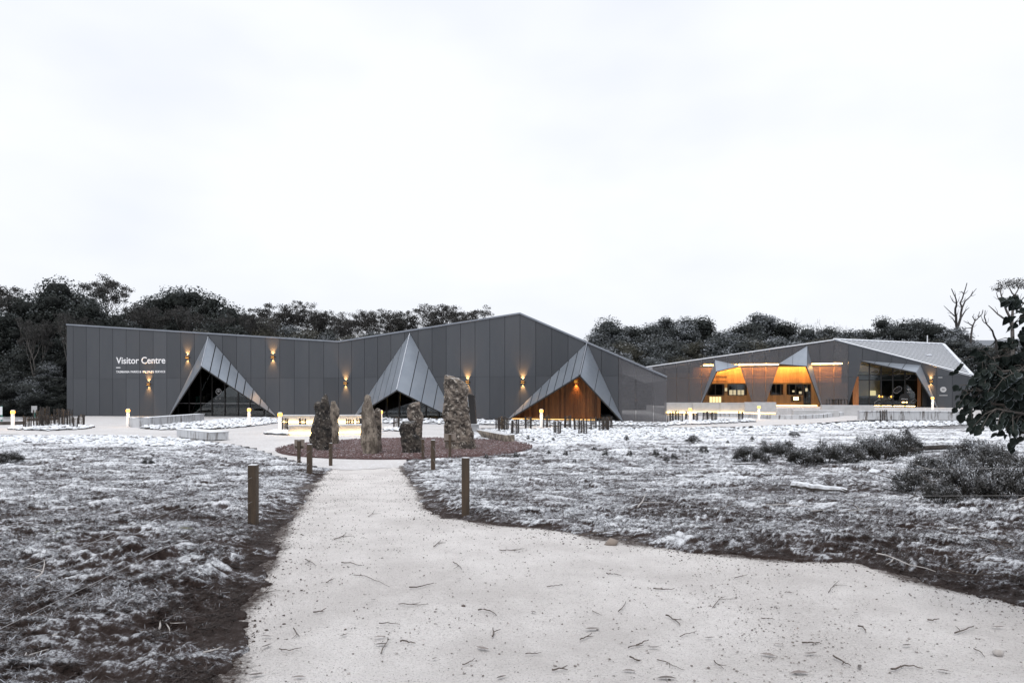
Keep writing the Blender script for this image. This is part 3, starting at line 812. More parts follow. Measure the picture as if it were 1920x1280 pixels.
q0 = W1.w(0.1, 0, -0.2); MB().prism([q0, q0 + bd, q0 + bd + Vector((0, 0, zL - 0.25)), q0 + Vector((0, 0, zL - 0.25))], (0.1, 0, 0)).build('end_wall', M['screen'], vc)
q0 = W2.w(s_open - 0.2, 0, -0.35); zq = 4.4
MB().prism([q0, q0 + bd, q0 + bd + Vector((0, 0, zq)), q0 + Vector((0, 0, zq))], (-0.1, 0, 0)).build('end_wall', M['inside'], vc)
q0 = W1.w(0, 0, -0.3) + bd; q1 = W2.w(s_open, 0, -0.3) + bd
MB().prism([q0, q1, q1 + Vector((0, 0, 4.6)), q0 + Vector((0, 0, 4.6))], (0, 0.1, 0)).build('back_wall', M['screen'], vc)
# canopies
for c, nl, nr_ in ((CA, 3, 9), (CB, 7, 5), (CC_, 9, 3)):
    W = c['W']; A = W.wp(*c['a'], 0.01); Lf = W.wp(*c['l'], 0.01); Rt = W.wp(*c['r'], 0.01)
    T = P(*c['t'], W.depth(c['t'][0]) - c['p']); c['T'] = T
    fold(A, T, Lf, nl, vc, -1); fold(A, T, Rt, nr_, vc, 1)
    MB().bar(A + Vector((0, -0.03, 0.01)), T + Vector((0, -0.03, 0.01)), 0.05, 0.04).build('canopy_ridge', M['trim'], vc)

def glazing(W, xs, ytop, base_z, parent, transom=None, thick=0.07, rail=None, glass='glass'):
    ss = [W.s_at(x) for x in xs]
    topf = ytop if callable(ytop) else (lambda t: ytop)
    for a, b in zip(ss, ss[1:]):
        ytop_z = min(topf(a), topf(b))
        if transom:
            zs = [base_z + 0.05] + transom + [ytop_z]
        else: zs = [base_z + 0.05, ytop_z]
        for z0, z1 in zip(zs, zs[1:]):
            mb = MB(); prism_on(mb, W, [(a + 0.03, z0 + 0.03), (b - 0.03, z0 + 0.03), (b - 0.03, z1 - 0.03), (a + 0.03, z1 - 0.03)], -0.01, 0.0)
            mb.build('pane', M[glass], parent)
    for a in ss:
        ytop_z = topf(a)
        mb = MB(); prism_on(mb, W, [(a - thick / 2, base_z), (a + thick / 2, base_z), (a + thick / 2, ytop_z), (a - thick / 2, ytop_z)], -0.10, 0.045); mb.build('mullion', M['frame'], parent)
    for z in [base_z + 0.03] + (transom or []):
        for a, b in zip(ss, ss[1:]):
            mb = MB(); prism_on(mb, W, [(a + 0.04, z - 0.03), (b - 0.04, z - 0.03), (b - 0.04, z + 0.03), (a + 0.04, z + 0.03)], -0.09, 0.03); mb.build('transom', M['frame'], parent)
    if rail:
        z = rail
        for a, b in zip(ss, ss[1:]):
            mb = MB(); prism_on(mb, W, [(a + 0.05, z - 0.022), (b - 0.05, z - 0.022), (b - 0.05, z + 0.022), (a + 0.05, z + 0.022)], 0.003, 0.008); mb.build('glass_band', M['lettersoft'], parent)

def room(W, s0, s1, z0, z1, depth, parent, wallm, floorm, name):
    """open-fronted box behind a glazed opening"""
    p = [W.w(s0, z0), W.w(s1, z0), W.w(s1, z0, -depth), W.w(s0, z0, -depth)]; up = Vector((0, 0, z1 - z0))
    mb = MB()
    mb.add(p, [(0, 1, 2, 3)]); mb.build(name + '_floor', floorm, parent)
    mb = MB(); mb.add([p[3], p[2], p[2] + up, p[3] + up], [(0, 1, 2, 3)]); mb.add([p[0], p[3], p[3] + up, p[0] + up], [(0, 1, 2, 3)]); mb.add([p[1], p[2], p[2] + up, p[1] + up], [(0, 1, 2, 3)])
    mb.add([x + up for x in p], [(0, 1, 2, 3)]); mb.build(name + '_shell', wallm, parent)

# entrance A
GA = W1.back(1.3)
sa, sb_ = GA.s_at(314), GA.s_at(524)
glazing(GA, [316, 334, 355, 376.6, 398, 422, 447, 469, 495, 522], 3.9, 0.0, vc, thick=0.09, rail=W1.back(1.3).sz(420, 756)[1])
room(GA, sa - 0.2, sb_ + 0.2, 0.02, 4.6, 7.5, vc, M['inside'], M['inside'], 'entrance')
# interior shapes glimpsed through the glass
for px, py0, py1, wpx, mm in ((372, 742, 770, 9, 'green'), (384, 741, 775, 7, 'board'), (392, 736, 776, 10, 'inside'), (433, 742, 757, 20, 'lettersoft')):
    Wd = W1.back(4.5); a, b = Wd.s_at(px - wpx / 2), Wd.s_at(px + wpx / 2); z0, z1 = Wd.sz(px, py1)[1], Wd.sz(px, py0)[1]
    mb = MB(); prism_on(mb, Wd, [(a, max(z0, 0.05)), (b, max(z0, 0.05)), (b, z1), (a, z1)], -0.1, 0.1); mb.build('display_board', M[mm], vc)
# crest and small marks on the door glass
def ring_on(W, px, py, r, thick, o, material, parent, name, n=24, shape=None):
    t, z = W.sz(px, py); mb = MB(); pts = []
    for i in range(n):
        an = 2 * math.pi * i / n; rr = r if shape is None else r * shape(an)
        pts.append((t + rr * math.cos(an), z + rr * math.sin(an), t + (rr - thick) * math.cos(an), z + (rr - thick) * math.sin(an)))
    for i in range(n):
        a = pts[i]; b = pts[(i + 1) % n]
        mb.add([W.w(a[0], a[1], o), W.w(b[0], b[1], o), W.w(b[2], b[3], o), W.w(a[2], a[3], o)], [(0, 1, 2, 3)])
    return mb.build(name, material, parent)
def disc_on(W, px, py, r, o, material, parent, name, n=28):
    t, z = W.sz(px, py); mb = MB()
    mb.prism([W.w(t + r * math.cos(2 * math.pi * i / n), z + r * math.sin(2 * math.pi * i / n), o) for i in range(n)], (W.n.x * 0.01, W.n.y * 0.01, 0))
    return mb.build(name, material, parent)
shield = lambda an: 1.0 + (0.35 if abs(an - 1.5 * math.pi) < 0.2 else 0.0) - 0.12 * abs(math.sin(an)) * (1 if math.sin(an) > 0 else 0)
ring_on(GA, 410, 733.5, 0.26, 0.06, 0.012, M['lettersoft'], vc, 'crest', shape=shield)
disc_on(GA, 410, 733, 0.11, 0.012, M['lettersoft'], vc, 'crest')
for i, px in enumerate((405.5, 412.5)): ring_on(GA, px, 746.5, 0.085, 0.03, 0.012, M['lettersoft'], vc, 'door_mark', 12)
# glazing B
GB = W2.back(1.0)
glazing(GB, [676, 700, 725, 749, 774, 799, 823, 850], 2.9, 0.0, vc, thick=0.10)
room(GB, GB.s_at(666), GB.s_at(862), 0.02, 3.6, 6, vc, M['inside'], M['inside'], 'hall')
Wd = W2.back(4.2); a, b = Wd.s_at(782), Wd.s_at(845); mb = MB(); prism_on(mb, Wd, [(a, 1.55), (b, 1.55), (b, 1.62), (a, 1.62)], -0.05, 0.05); mb.build('lit_shelf', M['ledsoft'], vc)
# timber gable C
GC = W2.back(1.1); s0, s1 = GC.s_at(946), GC.s_at(1126); bw = 0.165; k = 0; t = s0
while t < s1:
    b = min(t + bw, s1); mb = MB(); o = random.choice((0, 0.012, 0.02))
    prism_on(mb, GC, [(t + 0.004, 0.16), (b - 0.004, 0.16), (b - 0.004, 4.2), (t + 0.004, 4.2)], -0.05, o); mb.build('timber_board', M['clad'], vc); t += bw
mb = MB(); prism_on(mb, GC, [(s0 - 0.5, 0.02), (s1, 0.02), (s1, 4.6), (s0 - 0.5, 4.6)], -0.2, -0.06); mb.build('gable_backing', M['backing'], vc)
mb = MB(); prism_on(mb, GC, [(s0, 0.05), (s1 - 0.3, 0.05), (s1 - 0.3, 0.10), (s0, 0.10)], 0.02, 0.05); mb.build('light_strip', M['ledfaint'], vc)
# lettering
text_on(W1, 'Visitor Centre', 218, 310, 681.6, 0.004, M['letter'], vc, bold=0.012)
t0, z0 = W1.sz(218, 689); t1, _ = W1.sz(226, 689); mb = MB(); prism_on(mb, W1, [(t0, z0 - 0.03), (t1, z0 - 0.03), (t1, z0 + 0.03), (t0, z0 + 0.03)], 0.003, 0.015); mb.build('lettering_rule', M['letter'], vc)
text_on(W1, 'TASMANIA PARKS & WILDLIFE SERVICE', 218, 310, 698.8, 0.004, M['letter'], vc, bold=0.02, spacing=1.08)
# lamps on the visitor centre
lamp_on(W1, 352, 670, 'lit up-and-down wall lamp high on facade left of glazed entrance canopy', None)
lamp_on(W1, 279.5, 720, 'lit up-and-down wall lamp low on facade under the white lettering', None)
lamp_on(W1, 512, 669, 'lit up-and-down wall lamp high on facade right of glazed entrance canopy', None)
lamp_on(W2, 648.5, 718, 'lit up-and-down wall lamp just right of the facade corner', None)
lamp_on(W2, 877, 716, 'lit up-and-down wall lamp behind the tallest standing stone', None)
lamp_on(W2, 980.5, 716, 'lit up-and-down wall lamp below the roof peak', None)
lamp_on(GC, 1080.5, 715, 'lit up-and-down wall lamp on the timber boards under a canopy', None, o=0.03, power=160)

# ---------------------------------------------------------------- cafe and shop building
def inv(px): return 1.0 / (0.015152 + (px - 1290) * 3.745e-6)
BL, BR = at_px(1205, inv(1205)), at_px(1822, inv(1822))
W3 = Wall(BL, BR)
FL = 0.58
sh = empty('shop_building', ((BL[0] + BR[0]) / 2, BL[1] - 2, FL), label='low grey building with lit orange timber behind perforated metal screens', cat='building')
sPk, zPk = W3.sz(1563.7, 637.5); zr = W3.sz(1822, 704.5)[1]; zl = W3.sz(1205, 689.5)[1]
roof3 = [(0, zl), (sPk, zPk), (W3.L, zr)]
H1 = [W3.sz(1340.6, 674.6), W3.sz(1387, 685.6), W3.sz(1413, 763), W3.sz(1312, 763)]
H2 = [W3.sz(1461.6, 681.6), W3.sz(1513.5, 648.4), W3.sz(1540, 763), W3.sz(1433.5, 763)]
H3 = [W3.sz(1616.6, 676), W3.sz(1726, 684.4), W3.sz(1759, 770), W3.sz(1587, 770)]
pw = (W3.s_at(1815) - sPk) / 9
ed3 = [sPk + pw * k for k in range(-int(sPk / pw), 10)]
if W3.L - ed3[-1] > 0.2: ed3.append(W3.L)
s_op = W3.s_at(1600)
clad(W3, roof3, ed3, [H1, H2, H3], FL - 0.1, W3.sz(1563, 706.5)[1], sh, lambda s: M['meshscreen'] if s < s_op else M['screen'], name='facade_panel')
plane_cut(W3, outline(W3, roof3, s_op + 0.2, W3.L, 0.3), [H3], -0.20, -0.11, 'backing_wall', M['backing'], sh)
plane_cut(W3, [[(a, max(4.55, 0)), (b, 4.55), (b, zb), (a, za)] for a, b, za, zb in [(W3.s_at(1445), sPk, roof3[1][1] - (sPk - W3.s_at(1445)) * (zPk - zl) / sPk - .03, zPk - .03)]], [H2], -0.20, -0.11, 'backing_wall', M['backing'], sh)
capping(W3, roof3[:2], sh, M['snowtrim'], 0.34, 0.10, -0.1, 0.04); capping(W3, roof3[1:], sh, M['trim'], 0.2, 0.07, -0.05, 0.03)
# folded edges of the three openings
A = W3.wp(1340.6, 674.6, 0.01); T = P(1342.5, 696, W3.depth(1342) - 1.1); fold(A, T, W3.wp(1388, 685.5, 0.01), 2, sh, 1, 'fold_panel'); fold(A, T, W3.wp(1311, 763, 0.01), 1, sh, 1, 'fold_panel')
A = W3.wp(1513.5, 648.4, 0.01); T = P(1512.8, 686, W3.depth(1512) - 1.2); fold(A, T, W3.wp(1460, 681.8, 0.01), 2, sh, 1, 'fold_panel'); fold(A, T, W3.wp(1542, 763, 0.01), 1, sh, 1, 'fold_panel')
A = W3.wp(1726, 684.4, 0.01); T = P(1717.5, 697.5, W3.depth(1717) - 1.3); fold(A, T, W3.wp(1614, 675.6, 0.01), 4, sh, 1, 'fold_panel'); fold(A, T, W3.wp(1761, 770, 0.01), 2, sh, 1, 'fold_panel')
# roof plane seen from the side: peak, ridge end, eave corner
pk = W3.w(sPk, zPk + 0.06, -0.05); cn = W3.w(W3.L, zr + 0.06, 0.05)
Dr = (zPk - EYE) * F / (HOR - 646.2); rg = Vector(((1768 - 960) / F * Dr, Dr, zPk + 0.06))
nvr = (cn - pk).cross(rg - pk).normalized(); nvr = nvr if nvr.z > 0 else -nvr
MB().prism([pk, cn, rg], -nvr * 0.12).build('roof', M['roof'], sh)
NR = 21
for i in range(1, NR):
    a = pk.lerp(rg, i / NR); b = cn.lerp(rg, i / NR)
    MB().bar(a + nvr * 0.02, b + nvr * 0.02, 0.15, 0.05, nvr).build('roof_rib', M['rib'], sh)
MB().bar(cn + nvr * 0.05, rg + nvr * 0.05, 0.30, 0.10, nvr).build('roof_capping', M['snowtrim'], sh)
MB().bar(pk + nvr * 0.05, rg + nvr * 0.05, 0.22, 0.08, nvr).build('roof_capping', M['snowtrim'], sh)
ht = P(1722, 668.5, 60.5); q = pk + (cn - pk) * 0.45 + (rg - pk) * 0.30
MB().box(q + nvr * 0.12, (0.45, 0.3, 0.14)).build('roof_vent', M['snowtrim'], sh)
q = pk + (rg - pk) * 0.845
MB().tube([q, q + Vector((0, 0, 0.8))], 0.05, 8).build('roof_pipe', M['white'], sh)
# left roof slab, rear and side walls (out of sight)
bk = Vector((0.25, 1, 0)).normalized() * 9
MB().prism([W3.w(0, zl - .08, -.15), W3.w(sPk, zPk - .08, -.15), W3.w(sPk, zPk - .08, -.15) + bk, W3.w(0, zl - .08, -.15) + bk], (0, 0, -0.12)).build('roof', M['snowtrim'], sh)
q0 = W3.w(0, 0, -.15) + bk; q1 = rg + Vector((0, 0, -zPk))
MB().prism([q0, q1, q1 + Vector((0, 0, 3.6)), q0 + Vector((0, 0, 3.6))], (0, .1, 0)).build('back_wall', M['screen'], sh)
q0 = W3.w(W3.L - .1, 0.2, -.25); MB().prism([q0, q1 + Vector((0, 0, .2)), q1 + Vector((0, 0, 3.0)), q0 + Vector((0, 0, 2.9))], (-.1, 0, 0)).build('end_wall', M['screen'], sh)

# veranda behind the screens
IV = W3.back(2.4)
zt0, zt1 = IV.sz(1400, 718)[1], IV.sz(1400, 688.5)[1]
def boards(W, x0, x1, z0, z1, bw, material, parent, skip=()):
    t, e = W.s_at(x0), W.s_at(x1)
    while t < e:
        b = min(t + bw, e); segs = [(z0, z1)]
        for (sa_, sb2, za, zb) in skip:
            if b > sa_ + 0.02 and t < sb2 - 0.02:
                segs = [x for g0, g1 in segs for x in ((g0, min(g1, za)), (max(g0, zb), g1)) if x[1] - x[0] > 0.05]
        o = random.choice((0, 0.01, 0.018))
        for g0, g1 in segs:
            mb = MB(); prism_on(mb, W, [(t + 0.004, g0), (b - 0.004, g0), (b - 0.004, g1), (t + 0.004, g1)], -0.05, o); mb.build('timber_board', material, parent)
        t += bw
boards(IV, 1299, 1578, zt0, zt1, 0.28, M['cladwarm'], sh)
wins = [(1327, 1355.5, 720, 740.5), (1366.5, 1397, 720, 740.5), (1446, 1464, 720, 740), (1480, 1504, 720, 740)]
skip = []
for x0, x1, y0, y1 in wins:
    skip.append((IV.s_at(x0), IV.s_at(x1), IV.sz(x0, y1)[1], IV.sz(x0, y0)[1]))
door = (IV.s_at(1507), IV.s_at(1520), FL, IV.sz(1507, 720)[1]); skip.append(door)
boards(IV, 1299, 1590, FL, zt0 - 0.03, 0.30, M['claddark'], sh, skip)
boards(IV, 1246, 1299, FL, zt1 - 0.5, 0.5, M['claddark'], sh)
mb = MB(); prism_on(mb, IV, [(IV.s_at(1240), FL), (IV.s_at(1592), FL), (IV.s_at(1592), zt1 + 0.6), (IV.s_at(1240), zt1 + 0.0)], -1.2, -1.1); mb.build('inner_wall', M['inside'], sh)
for i, (a, b, z0, z1) in enumerate(skip):
    mb = MB(); prism_on(mb, IV, [(a, z0), (b, z0), (b, z1), (a, z1)], -0.03, -0.02); win = mb.build('window' if i < 4 else 'door', M['glass'], sh)
    mb = MB()
    for x in (a, (a + b) / 2, b): prism_on(mb, IV, [(x - .035, z0), (x + .035, z0), (x + .035, z1), (x - .035, z1)], -0.05, 0.022)
    for z in (z0, z1): prism_on(mb, IV, [(a - .03, z - .03), (b + .03, z - .03), (b + .03, z + .03), (a - .03, z + .03)], -0.05, 0.024)
    mb.build('frame', M['frame'], win)
def plate(W, x0, x1, y0, y1, o, material, parent, name, th=0.03):
    a, b = W.s_at(x0), W.s_at(x1); z0, z1 = W.sz(x0, y1)[1], W.sz(x0, y0)[1]
    mb = MB(); prism_on(mb, W, [(a, z0), (b, z0), (b, z1), (a, z1)], o, o + th); return mb.build(name, material, parent)
for x0, x1, y0, y1 in ((1367.5, 1373.5, 731, 740), (1375, 1380, 731, 740), (1383, 1388.5, 731, 740), (1390, 1395, 731, 740), (1485.5, 1489.5, 731.5, 735), (1498, 1503, 733.5, 738), (1510, 1514, 727.5, 733.5), (1359, 1363.5, 727, 733)):
    plate(IV, x0, x1, y0, y1, 0.03, M['litpaper'], sh, 'notice')
for i in range(4): plate(IV, 1330.5 + i * 5.6, 1335.3 + i * 5.6, 743.5, 754, 0.05, M['lit'], sh, 'lit_display')
plate(IV, 1482.5, 1502, 742.5, 752.5, 0.05, M['inside'], sh, 'poster_screen'); plate(IV, 1488, 1497, 744, 749.5, 0.085, M['ledsoft'], sh, 'poster_image', 0.005)
plate(IV, 1543, 1556, 742, 753, 0.05, M['board'], sh, 'menu_board')
text_on(IV, 'Retail & Experiences', 1311, 1363, 707.6, 0.03, M['letterdark'], sh, bold=0.01)
text_on(IV, 'WORLD HERITAGE AREA', 1330, 1363, 715.3, 0.03, M['letterdark'], sh, spacing=1.1)
# light strips along the top of the timber
zs = IV.sz(1420, 684)[1]
for x0, x1 in ((1320, 1381), (1384, 1459), (1462, 1513), (1521, 1577)):
    a, b = IV.s_at(x0), IV.s_at(x1); mb = MB(); prism_on(mb, IV, [(a, zs - 0.04), (b, zs - 0.04), (b, zs + 0.05), (a, zs + 0.05)], 0.75, 0.82); mb.build('light_strip', M['ledwarm'], sh)
mb = MB(); mb.prism([IV.w(IV.s_at(1300), zs + .12, -.6), IV.w(IV.s_at(1585), zs + .12, -.6), IV.w(IV.s_at(1585), zs + .12, 2.1), IV.w(IV.s_at(1300), zs + .12, 2.1)], (0, 0, .06)); mb.build('veranda_ceiling', M['soffit'], sh)
a, b = IV.s_at(1420), IV.s_at(1532); mb = MB(); prism_on(mb, IV, [(a, FL + .03), (b, FL + .03), (b, FL + .08), (a, FL + .08)], 0.06, 0.10); mb.build('light_strip', M['ledsoft'], sh)

# glazed cafe front behind the wide opening
ctop = lambda t: zPk + (zr - zPk) * (t - sPk) / (W3.L - sPk) - 0.35
GD = W3.back(1.6); tz = GD.sz(1650, 712.5)[1]; tz2 = GD.sz(1650, 703)[1]
glazing(GD, [1606, 1630, 1652, 1674, 1697, 1722], ctop, FL, sh, transom=[tz, tz2], thick=0.10)
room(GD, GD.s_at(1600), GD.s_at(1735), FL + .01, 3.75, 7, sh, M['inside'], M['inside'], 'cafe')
mb = MB(); prism_on(mb, GD, [(GD.s_at(1606), tz), (GD.s_at(1722), tz), (GD.s_at(1722), tz2), (GD.s_at(1606), tz2)], -0.3, -0.12); mb.build('beam', M['frame'], sh)
Wd = W3.back(3.4); mb = MB(); a, b = Wd.s_at(1600), Wd.s_at(1712); z = Wd.sz(1650, 702)[1]; prism_on(mb, Wd, [(a, z), (b, z), (b, ctop(b)), (a, ctop(a))], 0, 0.03); mb.build('cafe_wall', M['cream'], sh)
Wd2 = W3.back(5.0); plate(Wd2, 1604, 1650, 712, 742, 0, M['cream'], sh, 'cafe_wall')
plate(W3.back(4.8), 1631, 1642, 732, 741, 0, M['lit'], sh, 'lit_display')
for x in (1649.5, 1653.5, 1671.5): 
    c = W3.back(3.0).wp(x, 743.5); MB().lathe(c - Vector((0, 0, .08)), [(0.03, 0), (0.09, 0.05), (0.09, 0.12), (0.03, 0.17)], 10).build('pendant_lamp', M['lamp'], sh)
a, b = GD.s_at(1610), GD.s_at(1718); mb = MB(); prism_on(mb, GD, [(a, FL + .03), (b, FL + .03), (b, FL + .09), (a, FL + .09)], -0.5, -0.45); mb.build('light_strip', M['led'], sh)
plate(W3.back(3.8), 1650, 1672, 742, 751, 0, M['frame'], sh, 'counter', 0.6)
for x0, x1 in ((1599, 1609.5), (1720, 1726)):
    plate(W3.back(1.2), x0, x1, 706, 763, 0, M['clad'], sh, 'timber_jamb', 0.12)
ring_on(GD, 1683, 730.5, 0.36, 0.03, 0.02, M['lettersoft'], sh, 'leaf_drawing', shape=lambda an: 0.85 + 0.2 * math.cos(2 * an - 1.4))
t, z = GD.sz(1683, 730.5)
for i in range(-3, 4):
    mb = MB(); mb.bar(GD.w(t - 0.24 + 0.03 * abs(i), z + i * 0.085 - 0.10, 0.021), GD.w(t + 0.24 - 0.03 * abs(i), z + i * 0.085 + 0.10, 0.021), 0.02, 0.006); mb.build('leaf_vein', M['lettersoft'], sh)
for px, py, r in ((1639, 698, 0.40), (1681, 698, 0.34), (1702, 706, 0.24), (1646, 754, 0.30), (1671, 744, 0.22), (1713, 752, 0.22)):
    ring_on(GD, px, py, r, 0.025, 0.02, M['lettersoft'], sh, 'leaf_drawing', shape=lambda an: 0.8 + 0.25 * math.cos(2 * an - 1.2))
disc_on(GD, 1696, 747, 0.45, 0.025, M['frame'], sh, 'round_sign')
text_on(GD, 'elements', 1689.5, 1702, 748.6, 0.04, M['letter'], sh, bold=0.02)
plate(GD, 1691, 1701, 753, 754.5, 0.04, M['ledsoft'], sh, 'sign_glow', 0.004)
text_on(GD, 'entrance', 1700.5, 1714, 736, 0.03, M['lettersoft'], sh, bold=0.02)
t, z = GD.sz(1704, 729.5); mb = MB()
mb.prism([GD.w(t - .18, z, .03), GD.w(t, z - .15, .03), GD.w(t, z - .05, .03), GD.w(t + .16, z - .05, .03), GD.w(t + .16, z + .05, .03), GD.w(t, z + .05, .03), GD.w(t, z + .15, .03)], (W3.n.x * .006, W3.n.y * .006, 0)); mb.build('arrow', M['lettersoft'], sh)
# marks on the right wall
disc_on(W3, 1768.5, 730, 0.24, 0.004, M['lettersoft'], sh, 'round_sign'); plate(W3, 1766, 1771, 729.2, 730.8, 0.016, M['frame'], sh, 'sign_mark', 0.004)
plate(W3, 1761, 1776.5, 740.4, 741.6, 0.004, M['lettersoft'], sh, 'lettering_rule', 0.01)
plate(W3, 1759, 1767, 706.8, 708, 0.004, M['lettersoft'], sh, 'lettering_rule', 0.01)
lamp_on(W3, 1745.5, 714.5, 'lit up-and-down wall lamp right of the wide cafe opening', None, power=380)
# black shelf rack beside the cafe entrance
plate(W3.back(0.9), 1729, 1737, 722, 765, 0, M['frame'], sh, 'rack', 0.1)

# ================================================================== CONCRETE TERRACES, BENCHES AND WALLS
def block(mb, a, b, depth, z0, z1, side=1):
    """upright block whose front runs a->b (plan), going back by depth"""
    a, b = Vector(a[:2]), Vector(b[:2]); d = (b - a).normalized(); n = Vector((-d.y, d.x)) * side
    q = [a, b, b + n * depth, a + n * depth]
    mb.prism([Vector((p.x, p.y, z0)) for p in q], (0, 0, z1 - z0)); return mb

def run(name, pts, depth, z0, z1, material, label, cat, seg=None, gap=0.015, cap=None, strip=None, stripm='led', stripz=0.0):
    """bench or wall along a plan polyline made of cast segments"""
    e = empty(name, (pts[0][0], pts[0][1], z0), label=label, cat=cat)
    for a, b in zip(pts, pts[1:]):
        a, b = Vector(a[:2]), Vector(b[:2]); L = (b - a).length; n = max(1, round(L / seg)) if seg else 1; d = (b - a) / L
        for i in range(n):
            p, q = a + d * (L * i / n + gap), a + d * (L * (i + 1) / n - gap)
            block(MB(), p, q, depth, z0, z1).build('segment', material, e)
            if cap: block(MB(), p - Vector((-d.y, d.x)) * cap, q - Vector((-d.y, d.x)) * cap, depth + cap, z1 + 0.002, z1 + 0.07).build('cap', material, e)
        if strip:
            nn = Vector((-d.y, d.x)); block(MB(), a + d * 0.1 - nn * 0.10, b - d * 0.1 - nn * 0.10, 0.03, strip, strip + 0.04).build('light_strip', M[stripm], e)
    return e
g2 = lambda x, y: tuple(G(x, y))[:2]
# pale bench along the rock bed, left of the entrance
run('concrete_bench', [g2(241, 800), g2(262, 801.5), g2(300, 798), g2(383, 790.5)], 0.55, 0.0, 0.46, M['stained'], 'long angled pale concrete bench on the rock bed before the glazed entrance', 'bench', seg=3.0, cap=0.03)
# short stained bench block
a, b = Vector(g2(331, 820.5)), Vector(g2(394, 827.5)); d = (b - a).normalized()
e = empty('concrete_bench', (a.x, a.y, 0), label='short streaked concrete bench block at the edge of the snowy grass', cat='bench')
L = (b - a).length; rz = math.atan2(d.y, d.x)
for i in range(3):
    block(MB(), a + d * (L * i / 3 + 0.01), a + d * (L * (i + 1) / 3 - 0.01), 0.75, 0.05, 0.34, 1).build('segment', M['stained'], e)
block(MB(), a - d * 0.02, b + d * 0.02, 0.77, 0.342, 0.372, 1).build('seat_slab', M['concrete'], e)
block(MB(), a + d * 0.15 + Vector((0, .12)), b - d * 0.15 + Vector((0, .12)), 0.5, 0.0, 0.06).build('base', M['frame'], e)
# two lit benches behind the stones
run('lit_bench_wall', [g2(528, 803.5), g2(600, 803.5), g2(706, 803)], 0.4, 0.0, 0.66, M['concrete'], 'higher lit concrete wall bench with a warm light strip, behind the lower one', 'bench', seg=2.2, cap=0.05, strip=0.34)
run('lit_bench', [g2(540, 816), g2(610, 816), g2(712, 813.5)], 0.5, 0.0, 0.40, M['concrete'], 'lower lit concrete bench with a warm light strip beside the red gravel circle', 'bench', seg=2.0, cap=0.07, strip=0.10)
# terrace of the shop building
def pd(px, D): return at_px(px, D)
tp = [pd(1246, 57.5), pd(1458, 56.5), pd(1490, 58.5), pd(1625, 56.5), pd(1700, 56.8), pd(1830, 55.6), tuple(W3.w(W3.L, 0, -2))[:2], tuple(W3.w(0, 0, -2.6))[:2]]
MB().prism([Vector((x, y, 0.0)) for x, y in tp], (0, 0, FL - 0.005)).build('terrace', M['plaza']); tag(bpy.data.objects['terrace'], kind='structure')
run('terrace_wall', [pd(1246, 56.6), pd(1456, 55.6)], 0.3, 0.0, 0.98, M['concrete'], 'pale concrete terrace wall glowing along its foot before the timber shop front', 'wall', seg=2.4, cap=0.02, strip=0.22)
run('terrace_block', [pd(1396, 55.3), pd(1455, 55.0)], 0.2, 0.25, 1.04, M['concrete'], 'raised concrete block at the open end of the terrace wall', 'wall', cap=0.01)
kp = [(1306, 779.5), (1380, 781.5), (1440, 785.5), (1500, 786), (1545, 783.5), (1590, 778.5), (1618, 775)]
run('kerb_wall', [pd(x, F * EYE / (y - HOR)) for x, y in kp], 0.35, 0.0, 0.30, M['stained'], 'low curved concrete kerb wall in front of the lit terrace', 'kerb', seg=3, gap=0.006)
run('step_wall', [pd(1487, 53.0), pd(1574, 52.6)], 0.5, 0.0, 0.53, M['concrete'], 'low straight concrete wall block beside the terrace ramp', 'wall', seg=4)
run('step_wall', [pd(1540, 55.6), pd(1640, 54.8)], 0.45, 0.0, 0.86, M['concrete'], 'taller concrete wall block under the cafe opening', 'wall', seg=3)
run('concrete_bench', [pd(1612, 47.6), pd(1806, 46.6)], 0.5, 0.0, 0.56, M['stained'], 'long straight concrete bench in front of the cafe', 'bench', seg=2.3, cap=0.03)
# tables on the terrace
def chair_table(px, D):
    x, y = at_px(px, D)
    e = empty('outdoor_table', (x, y, FL), label='small dark outdoor table against the perforated screen', cat='table', group='tables on the terrace')
    MB().box((x, y, FL + 0.72), (0.7, 0.6, 0.04)).build('table_top', M['frame'], e)
    for i in (-1, 1):
        for j in (-1, 1): MB().box((x + .28 * i, y + .24 * j, FL + .35), (0.05, 0.05, 0.70)).build('leg', M['frame'], e)
for px in (1559, 1569, 1580): chair_table(px, 57.6)

